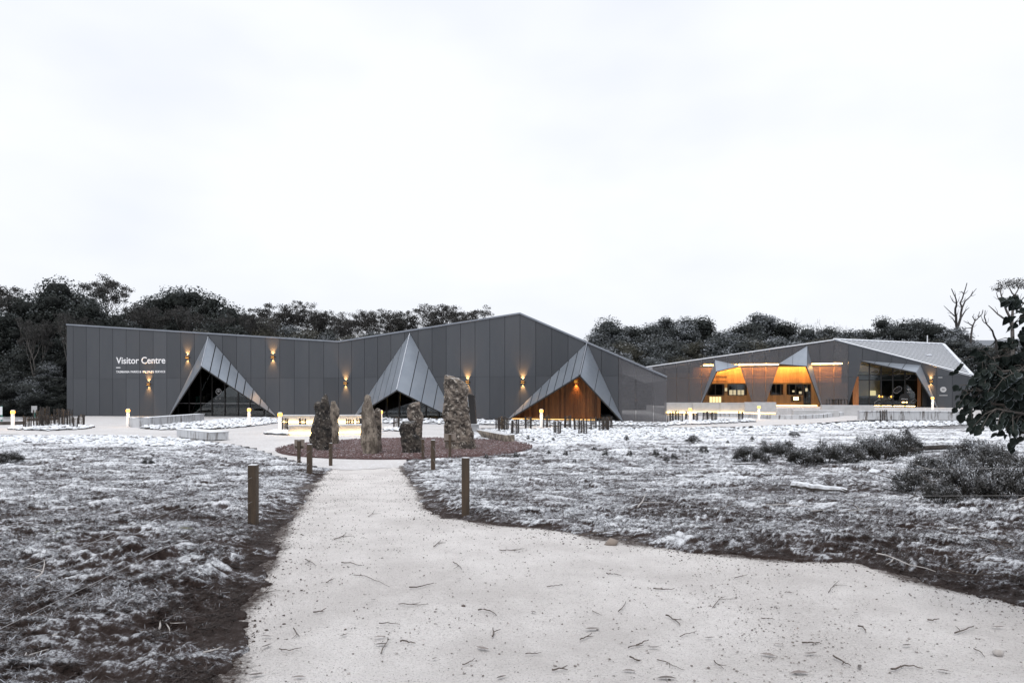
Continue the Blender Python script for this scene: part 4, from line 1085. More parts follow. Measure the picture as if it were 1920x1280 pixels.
# ================================================================== LIGHT BOLLARDS
def bollard():
    e = empty('light_bollard')
    MB().lathe((0, 0, 0), [(0.115, 0), (0.115, 0.02), (0.085, 0.025), (0.085, 0.82)], 18).build('shaft', M['white'], e, True)
    MB().lathe((0, 0, 0.822), [(0.085, 0), (0.100, 0.02), (0.100, 0.125), (0.085, 0.14)], 16).build('lamp_head', M['lamp'], e, True)
    MB().lathe((0, 0, 0.963), [(0.088, 0), (0.090, 0.03), (0.05, 0.045)], 18).build('cap', M['white'], e, True)
    ld = bpy.data.lights.new('lamp_light', 'POINT'); ld.energy = 42; ld.color = (1.0, 0.62, 0.26); ld.shadow_soft_size = 0.13
    lo = bpy.data.objects.new('lamp_light', ld); col.objects.link(lo); lo.location = (0, 0, 0.89); lo.parent = e
    return e
bp = bollard(); first = True
for px, py, zb, lab in ((24, 805, 0, 'lit white bollard beside the tree guards at the car park edge'), (240, 800, 0, 'lit white bollard at the end of the angled concrete bench'),
        (467, 797, 0, 'lit white bollard on the rock bed under the glazed canopy'), (525, 813.5, 0, 'lit white bollard at the left end of the lit benches'),
        (714, 805, 0, 'lit white bollard just right of the slender pointed standing stone'), (1015, 801, 0, 'lit white bollard in front of the timber gable'),
        (1294, 796, 0, 'lit white bollard among tree guards below the terrace wall'), (1423, 788, 0, 'lit white bollard before the end of the terrace wall'),
        (1748.5, 768.5, FL, 'lit white bollard at the right edge of the cafe opening')):
    o = bp if first else copy_tree(bp); first = False
    if zb: x, y = at_px(px, F * (EYE - zb) / (py - HOR)); o.location = (x, y, zb)
    else: o.location = G(px, py) + Vector((0, 0, 0.012))
    tag(o, lab, 'bollard', 'lit white bollards')

# ================================================================== TREE GUARDS (stakes, wire mesh and a seedling)
def guard(h, wdt, tall=False, seed=0):
    rg_ = random.Random(seed); e = empty('tree_guard')
    cs = [(wdt / 2 * i, wdt / 2 * j) for i, j in ((-1, -1), (1, -1), (1, 1), (-1, 1))]
    for x, y in cs:
        tx, ty = rg_.uniform(-.03, .03), rg_.uniform(-.03, .03)
        MB().bar((x, y, -0.05), (x + tx, y + ty, h * rg_.uniform(0.96, 1.08)), 0.045, 0.045).build('stake', M['stake'], e)
    mb = MB()
    for i in range(4):
        (x0, y0), (x1, y1) = cs[i], cs[(i + 1) % 4]
        for k in range(7):
            z = h * (0.06 + 0.14 * k); mb.bar((x0, y0, z), (x1, y1, z), 0.006, 0.006)
        for k in range(1, 5):
            f = k / 5; mb.bar((x0 + (x1 - x0) * f, y0 + (y1 - y0) * f, 0.03), (x0 + (x1 - x0) * f, y0 + (y1 - y0) * f, h * 0.92), 0.005, 0.005)
    mb.build('wire_mesh', M['stake'], e)
    mb = MB()
    for k in range(26):
        z = rg_.uniform(.1, h * .95); a = rg_.uniform(0, 6.28); r = rg_.uniform(.03, wdt * .42)
        c = Vector((r * math.cos(a), r * math.sin(a), z)); dv = Vector((rg_.uniform(-1, 1), rg_.uniform(-1, 1), rg_.uniform(-.2, 1))).normalized() * rg_.uniform(.05, .11)
        sv = dv.cross(Vector((0.3, 1, 0.2))).normalized() * 0.025
        mb.add([c - sv, c + dv * .5 + sv, c + dv, c], [(0, 1, 2, 3)])
    mb.tube([(0, 0, 0), (0.01, 0, h * .5), (0, .02, h * .9)], 0.008, 5)
    mb.build('seedling', M['claddark'], e)
    return e
protos = [guard(0.60, 0.24, seed=1), guard(0.66, 0.28, seed=2), guard(1.00, 0.30, seed=3)]; usedp = [False] * 3
def put_guard(k, px, py, lab, grp, z=0):
    o = protos[k] if not usedp[k] else copy_tree(protos[k]); usedp[k] = True
    o.location = G(px, py, z + 0.02); o.rotation_euler = (0, 0, random.uniform(-0.6, 0.6)); s = random.uniform(0.92, 1.08); o.scale = (s, s, s)
    tag(o, lab, 'tree guard', grp)
for i, (x, y) in enumerate(((936, 806), (941, 808), (947, 807), (965.5, 814), (990.5, 805), (1025.5, 801.5), (1045, 814), (1064, 803.5), (1082, 807), (1092.5, 813.5), (1113, 805), (1131, 808.5), (1136, 808), (1142, 804))):
    put_guard(i % 2, x, y, 'dark staked mesh tree guard on snowy rocks before the timber gable', 'tree guards before the timber gable')
for i, (x, y) in enumerate(((1257, 791.5), (1267, 790.5), (1276, 791.5), (1290, 790), (1304, 790.5), (1322, 790.5), (1331, 789), (1339, 790.5), (1389, 788.5))):
    put_guard(i % 2, x, y, 'dark staked mesh tree guard below the lit terrace wall', 'tree guards below the terrace wall')
for i, (x, y, k) in enumerate(((51, 803.5, 0), (71, 801, 2), (78, 800, 1), (88, 800.5, 1), (97, 799, 0), (119, 799.5, 2), (128, 798.5, 2), (138, 803, 0), (152, 798.5, 1), (84, 796.5, 2), (109, 796, 2))):
    put_guard(k, x, y, 'dark staked mesh tree guard at the left corner of the visitor centre', 'tree guards beside the car park')
put_guard(1, 743, 805, 'single dark tree guard on the rocks between two standing stones', None)
put_guard(1, 1657, 789.5, 'single dark tree guard against the long cafe bench', None)
for x in (568, 656, 676): put_guard(0, x, 802.5 + 6, 'dark tree guard between the two lit benches', 'tree guards between the lit benches')
put_guard(0, 533, 807, 'dark tree guard at the left end of the lower lit bench', None)

# ================================================================== STANDING STONES
def stone(name, D, prof, depth, material, label, seed, rough=0.05, lean=0.0, cat='stone'):
    """prof: rows (y, x_left, x_right) in pixels, top to bottom; depth = thickness over width"""
    rng = np.random.default_rng(seed)
    ys = np.array([p[0] for p in prof], float); xl = np.array([p[1] for p in prof], float); xr = np.array([p[2] for p in prof], float)
    n, m = 72, 48
    yy = np.linspace(ys[0], ys[-1] + 3, n)
    l = np.interp(yy, ys, xl); r = np.interp(yy, ys, xr)
    cx0 = (xl[-1] + xr[-1]) / 2
    x0 = (cx0 - 960) / F * D
    k = D / F
    z = (ys[-1] - yy) * k
    cx = ((l + r) / 2 - cx0) * k; hw = (r - l) / 2 * k
    wmax = hw.max()
    hd = 0.5 * (hw + wmax * 0.6) * depth * np.clip((yy - ys[0]) / (0.08 * (ys[-1] - ys[0])) + 0.15, 0.15, 1) ** 0.6
    an = np.linspace(0, 2 * np.pi, m, endpoint=False)
    ca_, sa_ = np.cos(an), np.sin(an); pw_ = 0.62
    ex = np.sign(ca_) * np.abs(ca_) ** pw_; ey = np.sign(sa_) * np.abs(sa_) ** pw_
    X = cx[:, None] + hw[:, None] * ex; Y = hd[:, None] * ey + lean * z[:, None]; Z = np.repeat(z[:, None], m, 1)
    V = np.stack([X, Y, Z], -1).reshape(-1, 3)
    dirv = np.stack([np.broadcast_to(ex, X.shape), np.broadcast_to(ey, X.shape), np.zeros_like(X)], -1).reshape(-1, 3)
    q = V * np.array([2.8, 2.8, 1.15]) + seed * 3.3
    ridg = 1 - 2 * np.abs(noise3(q * 1.3, seed + 5))
    step = np.round(3 * noise3(V * np.array([2.4, 2.4, 0.7]) + seed, seed + 9)) / 3
    dsp = rough * (0.9 * noise3(q, seed) + 0.7 * noise3(q * 2.7, seed + 3) + 0.7 * ridg + 1.1 * step) + rough * 0.6 * noise3(q * 7, seed + 7) + rough * 0.3 * noise3(q * 15, seed + 8)
    dsp = dsp * np.repeat(np.clip(hw / 0.26, 0.2, 1.0), m)
    V = V + dirv * dsp[:, None]
    V[:, 2] += rough * 0.5 * noise3(q * 1.9, seed + 11) * (np.repeat(np.arange(n), m) < n - 6)
    top = V[:m].mean(0) + np.array([0, 0, 0.02]); bot = V[-m:].mean(0)
    V = np.vstack([V, top[None], bot[None]])
    Fq = [(i * m + j, (i + 1) * m + j, (i + 1) * m + (j + 1) % m, i * m + (j + 1) % m) for i in range(n - 1) for j in range(m)]
    me = bpy.data.meshes.new(name)
    tris = [(n * m, j, (j + 1) % m) for j in range(m)] + [(n * m + 1, (n - 1) * m + (j + 1) % m, (n - 1) * m + j) for j in range(m)]
    me.from_pydata([tuple(v) for v in V], [], Fq + tris); me.update(); me.materials.append(material)
    import bmesh
    bm = bmesh.new(); bm.from_mesh(me); bmesh.ops.recalc_face_normals(bm, faces=bm.faces); bm.to_mesh(me); bm.free()
    o = link(name, me); o.location = (x0, D, 0.03); tag(o, label, cat, None); return o
def zz(pts, x0, y0, s): return [(y0 + y / s, x0 + a / s, x0 + b / s) for y, a, b in pts]
stone('standing_stone', 22.6, zz([(110, 355, 385), (140, 340, 400), (200, 310, 412), (300, 275, 424), (360, 250, 424), (480, 222, 415), (560, 222, 440), (640, 232, 450), (760, 228, 452), (900, 232, 448), (1075, 245, 445)], 570, 730, 9.14),
      1.0, M['stone_dark'], 'dark standing stone tapering to a sharp point', 3, 0.055)
stone('standing_stone', 23.3, zz([(222, 210, 262), (250, 192, 290), (300, 182, 300), (420, 195, 300), (500, 185, 300), (580, 158, 300), (740, 138, 300), (830, 115, 300), (930, 124, 300), (1035, 140, 300)], 570, 730, 9.14),
      1.0, M['stone_dark'], 'knobbly dark standing stone pressed against the sharp pointed one', 8, 0.055)
stone('standing_stone', 25.2, zz([(208, 462, 540), (240, 462, 545), (300, 455, 570), (360, 450, 604), (440, 448, 606), (520, 446, 575), (560, 446, 590), (640, 446, 598), (800, 440, 594), (950, 436, 584)], 570, 730, 9.14),
      0.8, M['stone_grey'], 'flat-topped slab stone with a small plaque behind the dark pointed stone', 12, 0.03)
stone('standing_stone', 21.3, zz([(118, 1065, 1118), (140, 1046, 1142), (230, 1030, 1155), (310, 1008, 1180), (360, 1000, 1195), (480, 995, 1210), (700, 1000, 1240), (830, 990, 1255), (950, 985, 1262), (1040, 1002, 1264), (1130, 1010, 1262)], 570, 730, 9.14),
      0.75, M['stone_grey'], 'slender grey-brown standing stone with a rounded snowy tip', 21, 0.035)
stone('standing_stone', 21.9, zz([(372, 1240, 1285), (400, 1210, 1310), (470, 1190, 1316), (650, 1190, 1318), (900, 1210, 1318), (1010, 1220, 1328), (1125, 1230, 1332)], 570, 730, 9.14),
      0.7, M['stone_brown'], 'low dark-edged stone leaning on the right of the slender grey one', 25, 0.03)
stone('standing_stone', 21.6, zz([(700, 130, 290), (740, 95, 300), (800, 82, 296), (880, 84, 298), (905, 90, 345), (960, 92, 352), (1060, 104, 350), (1148, 110, 350)], 740, 700, 7.53),
      0.9, M['stone_dark'], 'squat dark standing stone with a snow-covered shoulder', 31, 0.05)
stone('standing_stone', 22.7, zz([(412, 330, 352), (430, 240, 356), (455, 200, 358), (520, 185, 358), (600, 180, 395), (660, 182, 396), (700, 240, 392), (900, 290, 386), (1100, 300, 376)], 740, 700, 7.53),
      0.7, M['stone_brown'], 'thin upright brown stone with a hooked top behind the squat one', 37, 0.03)
stone('standing_stone', 23.1, zz([(48, 712, 760), (62, 706, 850), (95, 700, 945), (140, 697, 1005), (200, 697, 1030), (270, 697, 1024), (330, 697, 1018), (420, 698, 1018), (520, 705, 1040), (640, 712, 1062), (760, 715, 1075), (880, 722, 1092), (980, 730, 1105), (1085, 735, 1110)], 740, 700, 7.53),
      0.65, M['stone_brown'], 'tallest standing stone, a broad blotchy brown boulder with a curved top', 43, 0.06)
# plaque on the flat-topped slab
# lying slab used as a seat
sl_pts = [(886, 806, 27.6), (899, 803.5, 29.2), (965, 813.5, 28.6), (962.5, 815.5, 26.6)]
e = empty('slab_seat', tuple(G(925, 826)), label='flat snow-topped stone slab lying on the edge of the red gravel', cat='stone')
topq = [P(891, 805, 30), P(948, 815.5, 26.3), P(965, 814.5, 26.6), P(912, 804, 30.6)]
botq = [P(903, 818, 29.4), P(948, 828.5, 26.2), P(965, 828, 26.4), P(922, 817.5, 30)]
mb = MB(); mb.add(topq + botq, [(0, 1, 2, 3), (7, 6, 5, 4), (0, 4, 5, 1), (1, 5, 6, 2), (2, 6, 7, 3), (3, 7, 4, 0)])
mb.build('slab', M['stone_grey'], e)
block(MB(), tuple(P(910, 824, 29.0))[:2], tuple(P(946, 829, 26.6))[:2], 0.3, 0.01, 0.09).build('footing', M['stone_dark'], e)
# interpretive panel behind the tallest stone
e = empty('sign_pylon', tuple(G(890, 809)), label='dark tapering metal sign pylon on a concrete plinth behind the tallest stone', cat='sign')
mb = MB(); q = [P(883, 795, 33.2), P(893, 795, 33.2), P(888.5, 741, 33.0), P(877, 738, 33.0)]
mb.prism(q, (0.02, 0.5, 0)).build('panel', M['frame'], e)
mb = MB(); mb.prism([P(868, 795, 33.4), P(882.6, 795, 33.25), P(876.6, 738, 33.05), P(866, 736, 33.4)], (0.02, 0.45, 0)).build('face', M['fold'], e)
block(MB(), tuple(G(868, 810))[:2], tuple(G(897, 810))[:2], 0.6, 0.0, 0.37).build('plinth', M['concrete'], e)
block(MB(), tuple(G(866, 810.4))[:2], tuple(G(898, 810.4))[:2], 0.66, 0.372, 0.40).build('cap', M['concrete'], e)

# ================================================================== SMALL SIGNS
def small_sign(px, ytop, ybase, bx0, bx1, by0, by1, lab):
    g = G(px, ybase); D = g.y; k = D / F
    e = empty('small_sign', tuple(g), label=lab, cat='sign')
    MB().box((g.x, D, g.z + (ybase - ytop) * k / 2 - 0.02), (0.075, 0.075, (ybase - ytop) * k)).build('post', M['post'], e)
    x0, x1 = (bx0 - 960) * k, (bx1 - 960) * k; z0, z1 = EYE + (HOR - by1) * k, EYE + (HOR - by0) * k
    MB().box(((x0 + x1) / 2, D + 0.06, (z0 + z1) / 2), (x1 - x0, 0.035, z1 - z0)).build('board', M['board'], e)
    MB().box(((x0 + x1) / 2, D + 0.03, z0 + 0.06), (x1 - x0 - .04, 0.03, 0.05)).build('batten', M['post'], e)
small_sign(560.5, 824, 873, 551, 569.5, 824, 841.5, 'timber post sign seen from behind at the left edge of the red gravel')
small_sign(843.5, 812, 861.5, 832, 854.5, 813, 830, 'timber post sign seen from behind before the tallest stone')
for px, y0, y1, lab in ((3, 761, 795, 'narrow green and white marker post at the car park edge'), (65, 761.5, 783, 'small pale sign on a thin green pole at the wood edge')):
    g = G(px, y1); k = g.y / F
    e = empty('sign_post', tuple(g), label=lab, cat='sign')
    hgt = (y1 - y0) * k
    MB().bar(tuple(g), (g.x, g.y, g.z + hgt), 0.07, 0.07).build('pole', M['green'], e)
    if px == 3:
        MB().box((g.x, g.y - .05, g.z + hgt - 0.28), (0.16, 0.02, 0.5)).build('plate', M['white'], e)
        for zq in (0.08, 0.36): MB().box((g.x, g.y, g.z + zq), (0.12, 0.12, 0.16)).build('band', M['white'], e)
    else:
        MB().box((g.x, g.y - .05, g.z + hgt - 0.22), (0.42, 0.02, 0.5)).build('plate', M['lettersoft'], e)
for i, (x0, y0, x1, y1) in enumerate(((-60, 797.5, 46, 796), (52, 789.5, 110, 787))):
    a, b = G(x0, y0), G(x1, y1)
    tag(MB().bar(a + Vector((0, 0, .12)), b + Vector((0, 0, .12)), 0.22, 0.2).build('barrier_log', M['log']),
        ('snow-topped barrier log behind the leftmost lit bollard', 'snow-topped barrier log behind the left tree guards')[i], 'log')

# ================================================================== POST AND WIRE FENCES ALONG THE PATH
def fence(posts, lab, wires):
    g0 = G(posts[0][0], posts[0][2])
    e = empty('wire_fence', tuple(g0), label=lab, cat='fence'); tops = []
    for px, y0, y1, wpx in posts:
        g = G(px, y1); k = g.y / F; h = (y1 - y0) * k; wd = wpx * k
        mb = MB(); c = 0.008
        b = wd / 2
        ring = lambda q, z: [(g.x + q * i, g.y + q * j, z) for i, j in ((-1, -1), (1, -1), (1, 1), (-1, 1))]
        vs = ring(b, g.z - 0.15) + ring(b, g.z + h - c) + ring(b - c, g.z + h)
        mb.add(vs, [(3, 2, 1, 0), (8, 9, 10, 11)] + [(r * 4 + i, r * 4 + (i + 1) % 4, r * 4 + 4 + (i + 1) % 4, r * 4 + 4 + i) for r in (0, 1) for i in range(4)])
        mb.build('post', M['post'], e); tops.append((Vector((g.x, g.y, g.z)), h))
    for i, j, sag in wires:
        (a, ha), (b, hb) = tops[i], tops[j]
        for f in (0.80, 0.42):
            p, q = a + Vector((0, 0, ha * f)), b + Vector((0, 0, hb * f)); n = 14
            MB().tube([p.lerp(q, t / n) - Vector((0, 0, sag * 4 * (t / n) * (1 - t / n))) for t in range(n + 1)], 0.0016, 5).build('wire', M['wire'], e)
fence([(475, 870, 988, 15), (580.5, 832, 893, 8.5), (620, 830, 873.5, 5.5), (-90, 1058, 1340, 38)], 'post and wire fence along the left edge of the path', [(0, 1, 0.10), (1, 2, 0.10), (3, 0, 0.02)])
fence([(873, 857, 971, 14), (812, 824, 885, 7.5), (793, 822, 860.5, 5), (2150, 845, 985, 15)], 'post and wire fence along the right edge of the path', [(0, 1, 0.16), (1, 2, 0.10), (0, 3, 0.03)])

# ================================================================== VEGETATION
def leaf_quads(C, N, size, rng, aspect=0.55):
    n = len(C)
    N = N / (np.linalg.norm(N, axis=1, keepdims=True) + 1e-9)
    rnd = rng.standard_normal((n, 3)); A = np.cross(N, rnd); A /= (np.linalg.norm(A, axis=1, keepdims=True) + 1e-9)
    B = np.cross(N, A)
    s = size[:, None] if hasattr(size, '__len__') else size
    V = np.stack([C - A * s * 0.5, C + B * s * 0.5 * aspect + N * s * 0.08, C + A * s * 0.5, C - B * s * 0.5 * aspect + N * s * 0.08], 1).reshape(-1, 3)
    return V, np.arange(4 * n).reshape(-1, 4)

def rand_dirs(n, rng):
    d = rng.standard_normal((n, 3)); return d / np.linalg.norm(d, axis=1, keepdims=True)

def dense_crown(seed, H=10.0, Wd=6.0, base=0.12, lobes=30, leaves=11000, peaked=0.3, size=(0.16, 0.34)):
    """crown of overlapping leafy lobes; returns leaf mesh data"""
    rng = np.random.default_rng(seed)
    C = []; Rr = []
    for i in range(lobes):
        f = base + (1 - base) * (i + 0.5) / lobes
        prof = math.sin(math.pi * min(1, (f - base) / (1 - base) * 0.78 + 0.16)) ** 0.7 * (1 - peaked * max(0, f - 0.55) / 0.45)
        a = i * 2.4 + rng.uniform(-.6, .6); rr = Wd / 2 * prof * rng.uniform(0.35, 0.85)
        C.append((rr * math.cos(a), rr * math.sin(a), f * H * rng.uniform(0.92, 1.0))); Rr.append(Wd * rng.uniform(0.13, 0.25) * (0.8 + 0.4 * prof))
    C = np.array(C); Rr = np.array(Rr)
    idx = rng.choice(lobes, leaves, p=Rr ** 2 / (Rr ** 2).sum())
    d = rand_dirs(leaves, rng); d[:, 2] = d[:, 2] * 0.9 + 0.12
    bump_ = 1 + 0.28 * noise3(d * 2.6 + idx[:, None] * 7.7, seed)
    rad = Rr[idx] * np.where(rng.uniform(0, 1, leaves) < 0.05, rng.uniform(1.0, 1.2, leaves), rng.uniform(0.72, 1.05, leaves)) * bump_
    pos = C[idx] + d * rad[:, None] * np.array([1, 1, 0.8])
    N = d + 0.9 * rand_dirs(leaves, rng)
    V, Fq = leaf_quads(pos, N, rng.uniform(*size, leaves), rng)
    fr = np.clip(0.29 + 0.42 * d[:, 2] + 0.8 * (rad / Rr[idx] - 0.95) + rng.uniform(-0.14, 0.14, leaves) + 0.34 * noise3(pos * 0.55, seed + 4) + 0.16 * noise3(pos * 1.6, seed + 6), 0, 1)  # frost on lobe tops; undersides and gaps darkened in place of self-shadow
    return V, Fq, np.repeat(fr, 4), C, Rr

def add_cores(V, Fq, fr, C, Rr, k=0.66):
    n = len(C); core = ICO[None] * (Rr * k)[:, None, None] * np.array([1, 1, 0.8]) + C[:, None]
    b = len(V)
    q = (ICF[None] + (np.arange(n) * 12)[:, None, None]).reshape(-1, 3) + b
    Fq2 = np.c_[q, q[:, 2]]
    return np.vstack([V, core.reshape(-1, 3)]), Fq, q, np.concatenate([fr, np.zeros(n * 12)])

def mixed_mesh(name, V, quads, tris, fr, material):
    me = bpy.data.meshes.new(name)
    me.vertices.add(len(V)); me.vertices.foreach_set('co', np.asarray(V, np.float32).ravel())
    nl = quads.size + tris.size; me.loops.add(nl); me.loops.foreach_set('vertex_index', np.concatenate([quads.ravel(), tris.ravel()]).astype(np.int32))
    me.polygons.add(len(quads) + len(tris))
    st = np.concatenate([np.arange(len(quads)) * 4, quads.size + np.arange(len(tris)) * 3]).astype(np.int32)
    me.polygons.foreach_set('loop_start', st)
    a = me.attributes.new('frost', 'FLOAT', 'POINT'); a.data.foreach_set('value', np.asarray(fr, np.float32))
    me.update(calc_edges=True); me.materials.append(material); return me

def limb(rg_, p, d, L, r, level, maxl, mb, tips, curl=0.25, spread=0.75, upw=0.25, kids=(2, 3)):
    n = 5; pts = [Vector(p)]; rad = [r]; q = Vector(p); dd = Vector(d).normalized()
    for i in range(n):
        dd = (dd + Vector((rg_.uniform(-1, 1), rg_.uniform(-1, 1), rg_.uniform(-.6, 1))) * curl * 0.45 + Vector((0, 0, upw * 0.15))).normalized()
        q = q + dd * (L / n); pts.append(q.copy()); rad.append(r * (1 - 0.42 * (i + 1) / n))
    mb.tube(pts, rad, 6 if level < 2 else 4, cap=level == maxl)
    if level >= maxl: tips.append((q.copy(), dd.copy())); return
    nk = rg_.randint(*kids)
    for k in range(nk):
        a = 2 * math.pi * (k + rg_.uniform(-.3, .3)) / nk + level
        side = Vector((math.cos(a), math.sin(a), 0)); nd = (dd * (1 - spread * .5) + side * spread * rg_.uniform(.6, 1.1) + Vector((0, 0, upw))).normalized()
        limb(rg_, q, nd, L * rg_.uniform(.58, .82), rad[-1] * 0.80, level + 1, maxl, mb, tips, curl, spread, upw, kids)
    if level >= 1 and rg_.random() < 0.5:
        a = rg_.uniform(0, 6.28); nd = (dd * .5 + Vector((math.cos(a), math.sin(a), .2))).normalized()
        limb(rg_, pts[3], nd, L * .5, rad[3] * .5, level + 1, maxl, mb, tips, curl, spread, upw, kids)

def proto_tree(name, kind, seed):
    """returns (trunk mesh, crown mesh or None), 10 m tall"""
    rg_ = random.Random(seed); mb = MB()
    if kind in ('dark', 'frost', 'olive'):
        pk_ = {'dark': 0.35, 'frost': 0.25, 'olive': 0.1}[kind]
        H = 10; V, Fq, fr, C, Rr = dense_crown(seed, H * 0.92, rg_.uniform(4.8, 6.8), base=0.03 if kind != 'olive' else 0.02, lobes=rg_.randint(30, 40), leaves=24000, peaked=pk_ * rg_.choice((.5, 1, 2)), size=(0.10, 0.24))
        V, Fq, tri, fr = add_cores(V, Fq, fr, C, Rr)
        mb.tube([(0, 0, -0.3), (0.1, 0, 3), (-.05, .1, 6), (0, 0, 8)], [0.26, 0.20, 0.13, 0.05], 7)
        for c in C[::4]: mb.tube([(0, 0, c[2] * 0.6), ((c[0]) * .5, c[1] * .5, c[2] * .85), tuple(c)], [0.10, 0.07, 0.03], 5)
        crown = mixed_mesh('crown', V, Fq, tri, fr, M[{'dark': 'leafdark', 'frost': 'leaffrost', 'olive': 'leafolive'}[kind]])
        return mb.mesh('trunk', M['bark']), crown
    if kind == 'airy':
        tips = []
        mb.tube([(0, 0, -.3), (.08, .05, 2.0), (.0, .1, 3.6)], [0.22, 0.18, 0.15], 7)
        for k in range(3):
            a = 2.1 * k + rg_.uniform(-.5, .5)
            limb(rg_, (0, .1, 3.5 + .1 * k), (math.cos(a) * .55, math.sin(a) * .55, 1), 2.1, 0.12, 0, 4, mb, tips, 0.35, 0.66, 0.36)
        rng = np.random.default_rng(seed); P_ = []; N_ = []
        zt = max(t[0].z for t in tips)
        for tpnt, dd in tips:
            n = rng.integers(26, 60); r = rng.uniform(0.22, 0.42)
            d = rand_dirs(n, rng) * (rng.uniform(0, 1, (n, 1)) ** 0.5); d[:, 2] = d[:, 2] * 0.75
            P_.append(np.array(tpnt) + d * r); N_.append(rand_dirs(n, rng) + np.array([0, 0, 0.5]))
        P_ = np.vstack(P_); N_ = np.vstack(N_); n = len(P_)
        V, Fq = leaf_quads(P_, N_, rng.uniform(0.08, 0.17, n), rng, 0.5)
        fr = np.repeat(np.clip(rng.uniform(0.1, 0.8, n), 0, 1), 4); s = 10.0 / zt
        V = V * s; mb.v = [tuple(Vector(v) * s) for v in mb.v]
        return mb.mesh('trunk', M['barkpale']), np_mesh('crown', V, Fq, M['leafeuc'], {'frost': fr})
    if kind == 'bare':
        tips = []; mb.tube([(0, 0, -.3), (.05, 0, 2.2), (0, .05, 4.0)], [0.30, 0.26, 0.22], 7)
        for k in range(3):
            a = 2.1 * k + rg_.uniform(-.6, .6); limb(rg_, (0, .05, 2.4 + .7 * k), (math.cos(a) * .6, math.sin(a) * .6, 1), 2.0, 0.16, 0, 4, mb, tips, 0.85, 0.62, 0.34, (1, 3))
        zt = max(t[0].z for t in tips); mb.v = [tuple(Vector(v) * (10.0 / zt)) for v in mb.v]
        return mb.mesh('trunk', M['deadwood']), None

PT = {k: [proto_tree('t', k, s0 + i * 17) for i in range(n)] for k, n, s0 in (('dark', 4, 3), ('frost', 5, 101), ('olive', 2, 211), ('airy', 5, 307), ('bare', 3, 401))}
def tree(px, ytop, D, kind, label, group, wide=1.0, var=None, z=-0.1, name=None):
    x = (px - 960) / F * D; H = (EYE + (HOR - ytop) / F * D - z) * (1.0 if kind in ('airy', 'bare') else 1.04)
    tm, cm = random.choice(PT[kind]) if var is None else PT[kind][var % len(PT[kind])]
    e = empty(name or {'dark': 'evergreen_tree', 'frost': 'frosted_tree', 'olive': 'olive_bush', 'airy': 'eucalyptus_tree', 'bare': 'dead_tree'}[kind], (x, D, z), random.uniform(0, 6.28), label, 'tree', group)
    s = H / 10.0; e.scale = (s * wide, s * wide, s)
    link('trunk', tm).parent = e
    if cm is not None: link('crown', cm).parent = e
    return e
LD = 'dense dark evergreen tree in the wood left of the visitor centre'; gD = 'dark trees left of the visitor centre'
for i, (x, y, D, wd) in enumerate(((-130, 560, 66, 1.1), (-60, 562, 68, 1.1), (5, 578, 66, 1.0), (48, 556, 72, 1.0), (92, 548, 70, 1.0), (124, 529, 74, 1.0), (160, 556, 68, 1.0), (200, 588, 72, 1.0), (-20, 640, 62, 1.0), (40, 650, 60, 1.1), (100, 630, 61, 1.0), (-90, 640, 61, 1.1), (150, 610, 66, .9))):
    tree(x, y, D, 'dark', LD if i != 5 else 'tallest peaked evergreen of the dark wood left of the visitor centre', gD if i != 5 else None, wd, i)
LB = 'dense dark tree rising behind the left half of the visitor centre roof'; gB = 'dark trees behind the visitor centre roof'
for i, (x, y, D, wd) in enumerate(((255, 572, 76, 1.0), (300, 546, 82, 1.0), (345, 538, 84, 1.05), (390, 552, 82, 1.0), (425, 572, 82, 1.0), (465, 582, 84, 1.0), (235, 600, 70, .9), (330, 590, 73, 1.0), (400, 600, 74, 1.0), (450, 606, 74, 1.0))):
    tree(x, y, D, 'dark', {2: 'tallest broad dark crown behind the glazed entrance canopy', 1: 'dark crown just left of the tallest one behind the entrance canopy'}.get(i, LB), None if i in (1, 2) else gB, wd, i + 1)
for i, (x, y, D, k) in enumerate(((90, 680, 57.2, 'frost'), (20, 700, 58, 'frost'), (-50, 690, 58, 'dark'), (110, 720, 56.6, 'dark'))):
    tree(x, y, D, k, 'low bushy tree in front of the dark wood by the car park', 'low trees in front of the dark wood', 1.5, i)
for i, (x, y, D, k) in enumerate(((232, 585, 78, 'frost'), (500, 592, 84, 'olive'), (480, 610, 76, 'olive'), (535, 600, 84, 'frost'), (575, 608, 84, 'olive'), (615, 615, 82, 'frost'), (655, 618, 80, 'olive'), (695, 612, 84, 'frost'), (735, 612, 84, 'olive'), (770, 618, 88, 'frost'), (365, 612, 70, 'olive'), (440, 618, 70, 'olive'), (520, 620, 72, 'olive'))):
    tree(x, y + 7, D, k, 'greyish bushy tree showing just above the dip in the visitor centre roof', 'grey bushy trees above the roof dip', 1.15, i)
for i, (x, y, D, wd, lab) in enumerate(((212, 517, 92, .85, 'tall airy eucalyptus standing out above the dark wood'), (2, 541, 95, 1.1, 'flat-topped eucalyptus at the left end of the wood'),
        (545, 577, 98, 1.0, None), (515, 588, 96, .9, None), (612, 594, 100, .95, None), (645, 600, 96, .9, None), (682, 592, 100, 1.0, None), (716, 590, 98, 1.1, None), (750, 602, 100, .9, None),
        (826, 577, 98, 1.0, 'lone airy eucalyptus above the rising visitor centre roof'), (884, 582, 92, 1.0, 'wind-swept eucalyptus beside the visitor centre roof peak'), (862, 600, 96, .9, None), (580, 590, 100, .9, None), (790, 612, 98, .9, None))):
    tree(x, y - (6 if x > 500 else 0), D, 'airy', lab or 'airy open-crowned eucalyptus on the skyline behind the roof dip', None if lab else 'eucalypts on the skyline', wd * 1.1, i)
LF = 'frost-dusted bushy tree on the slope behind the shop building'; gF = 'frosted trees behind the shop building'
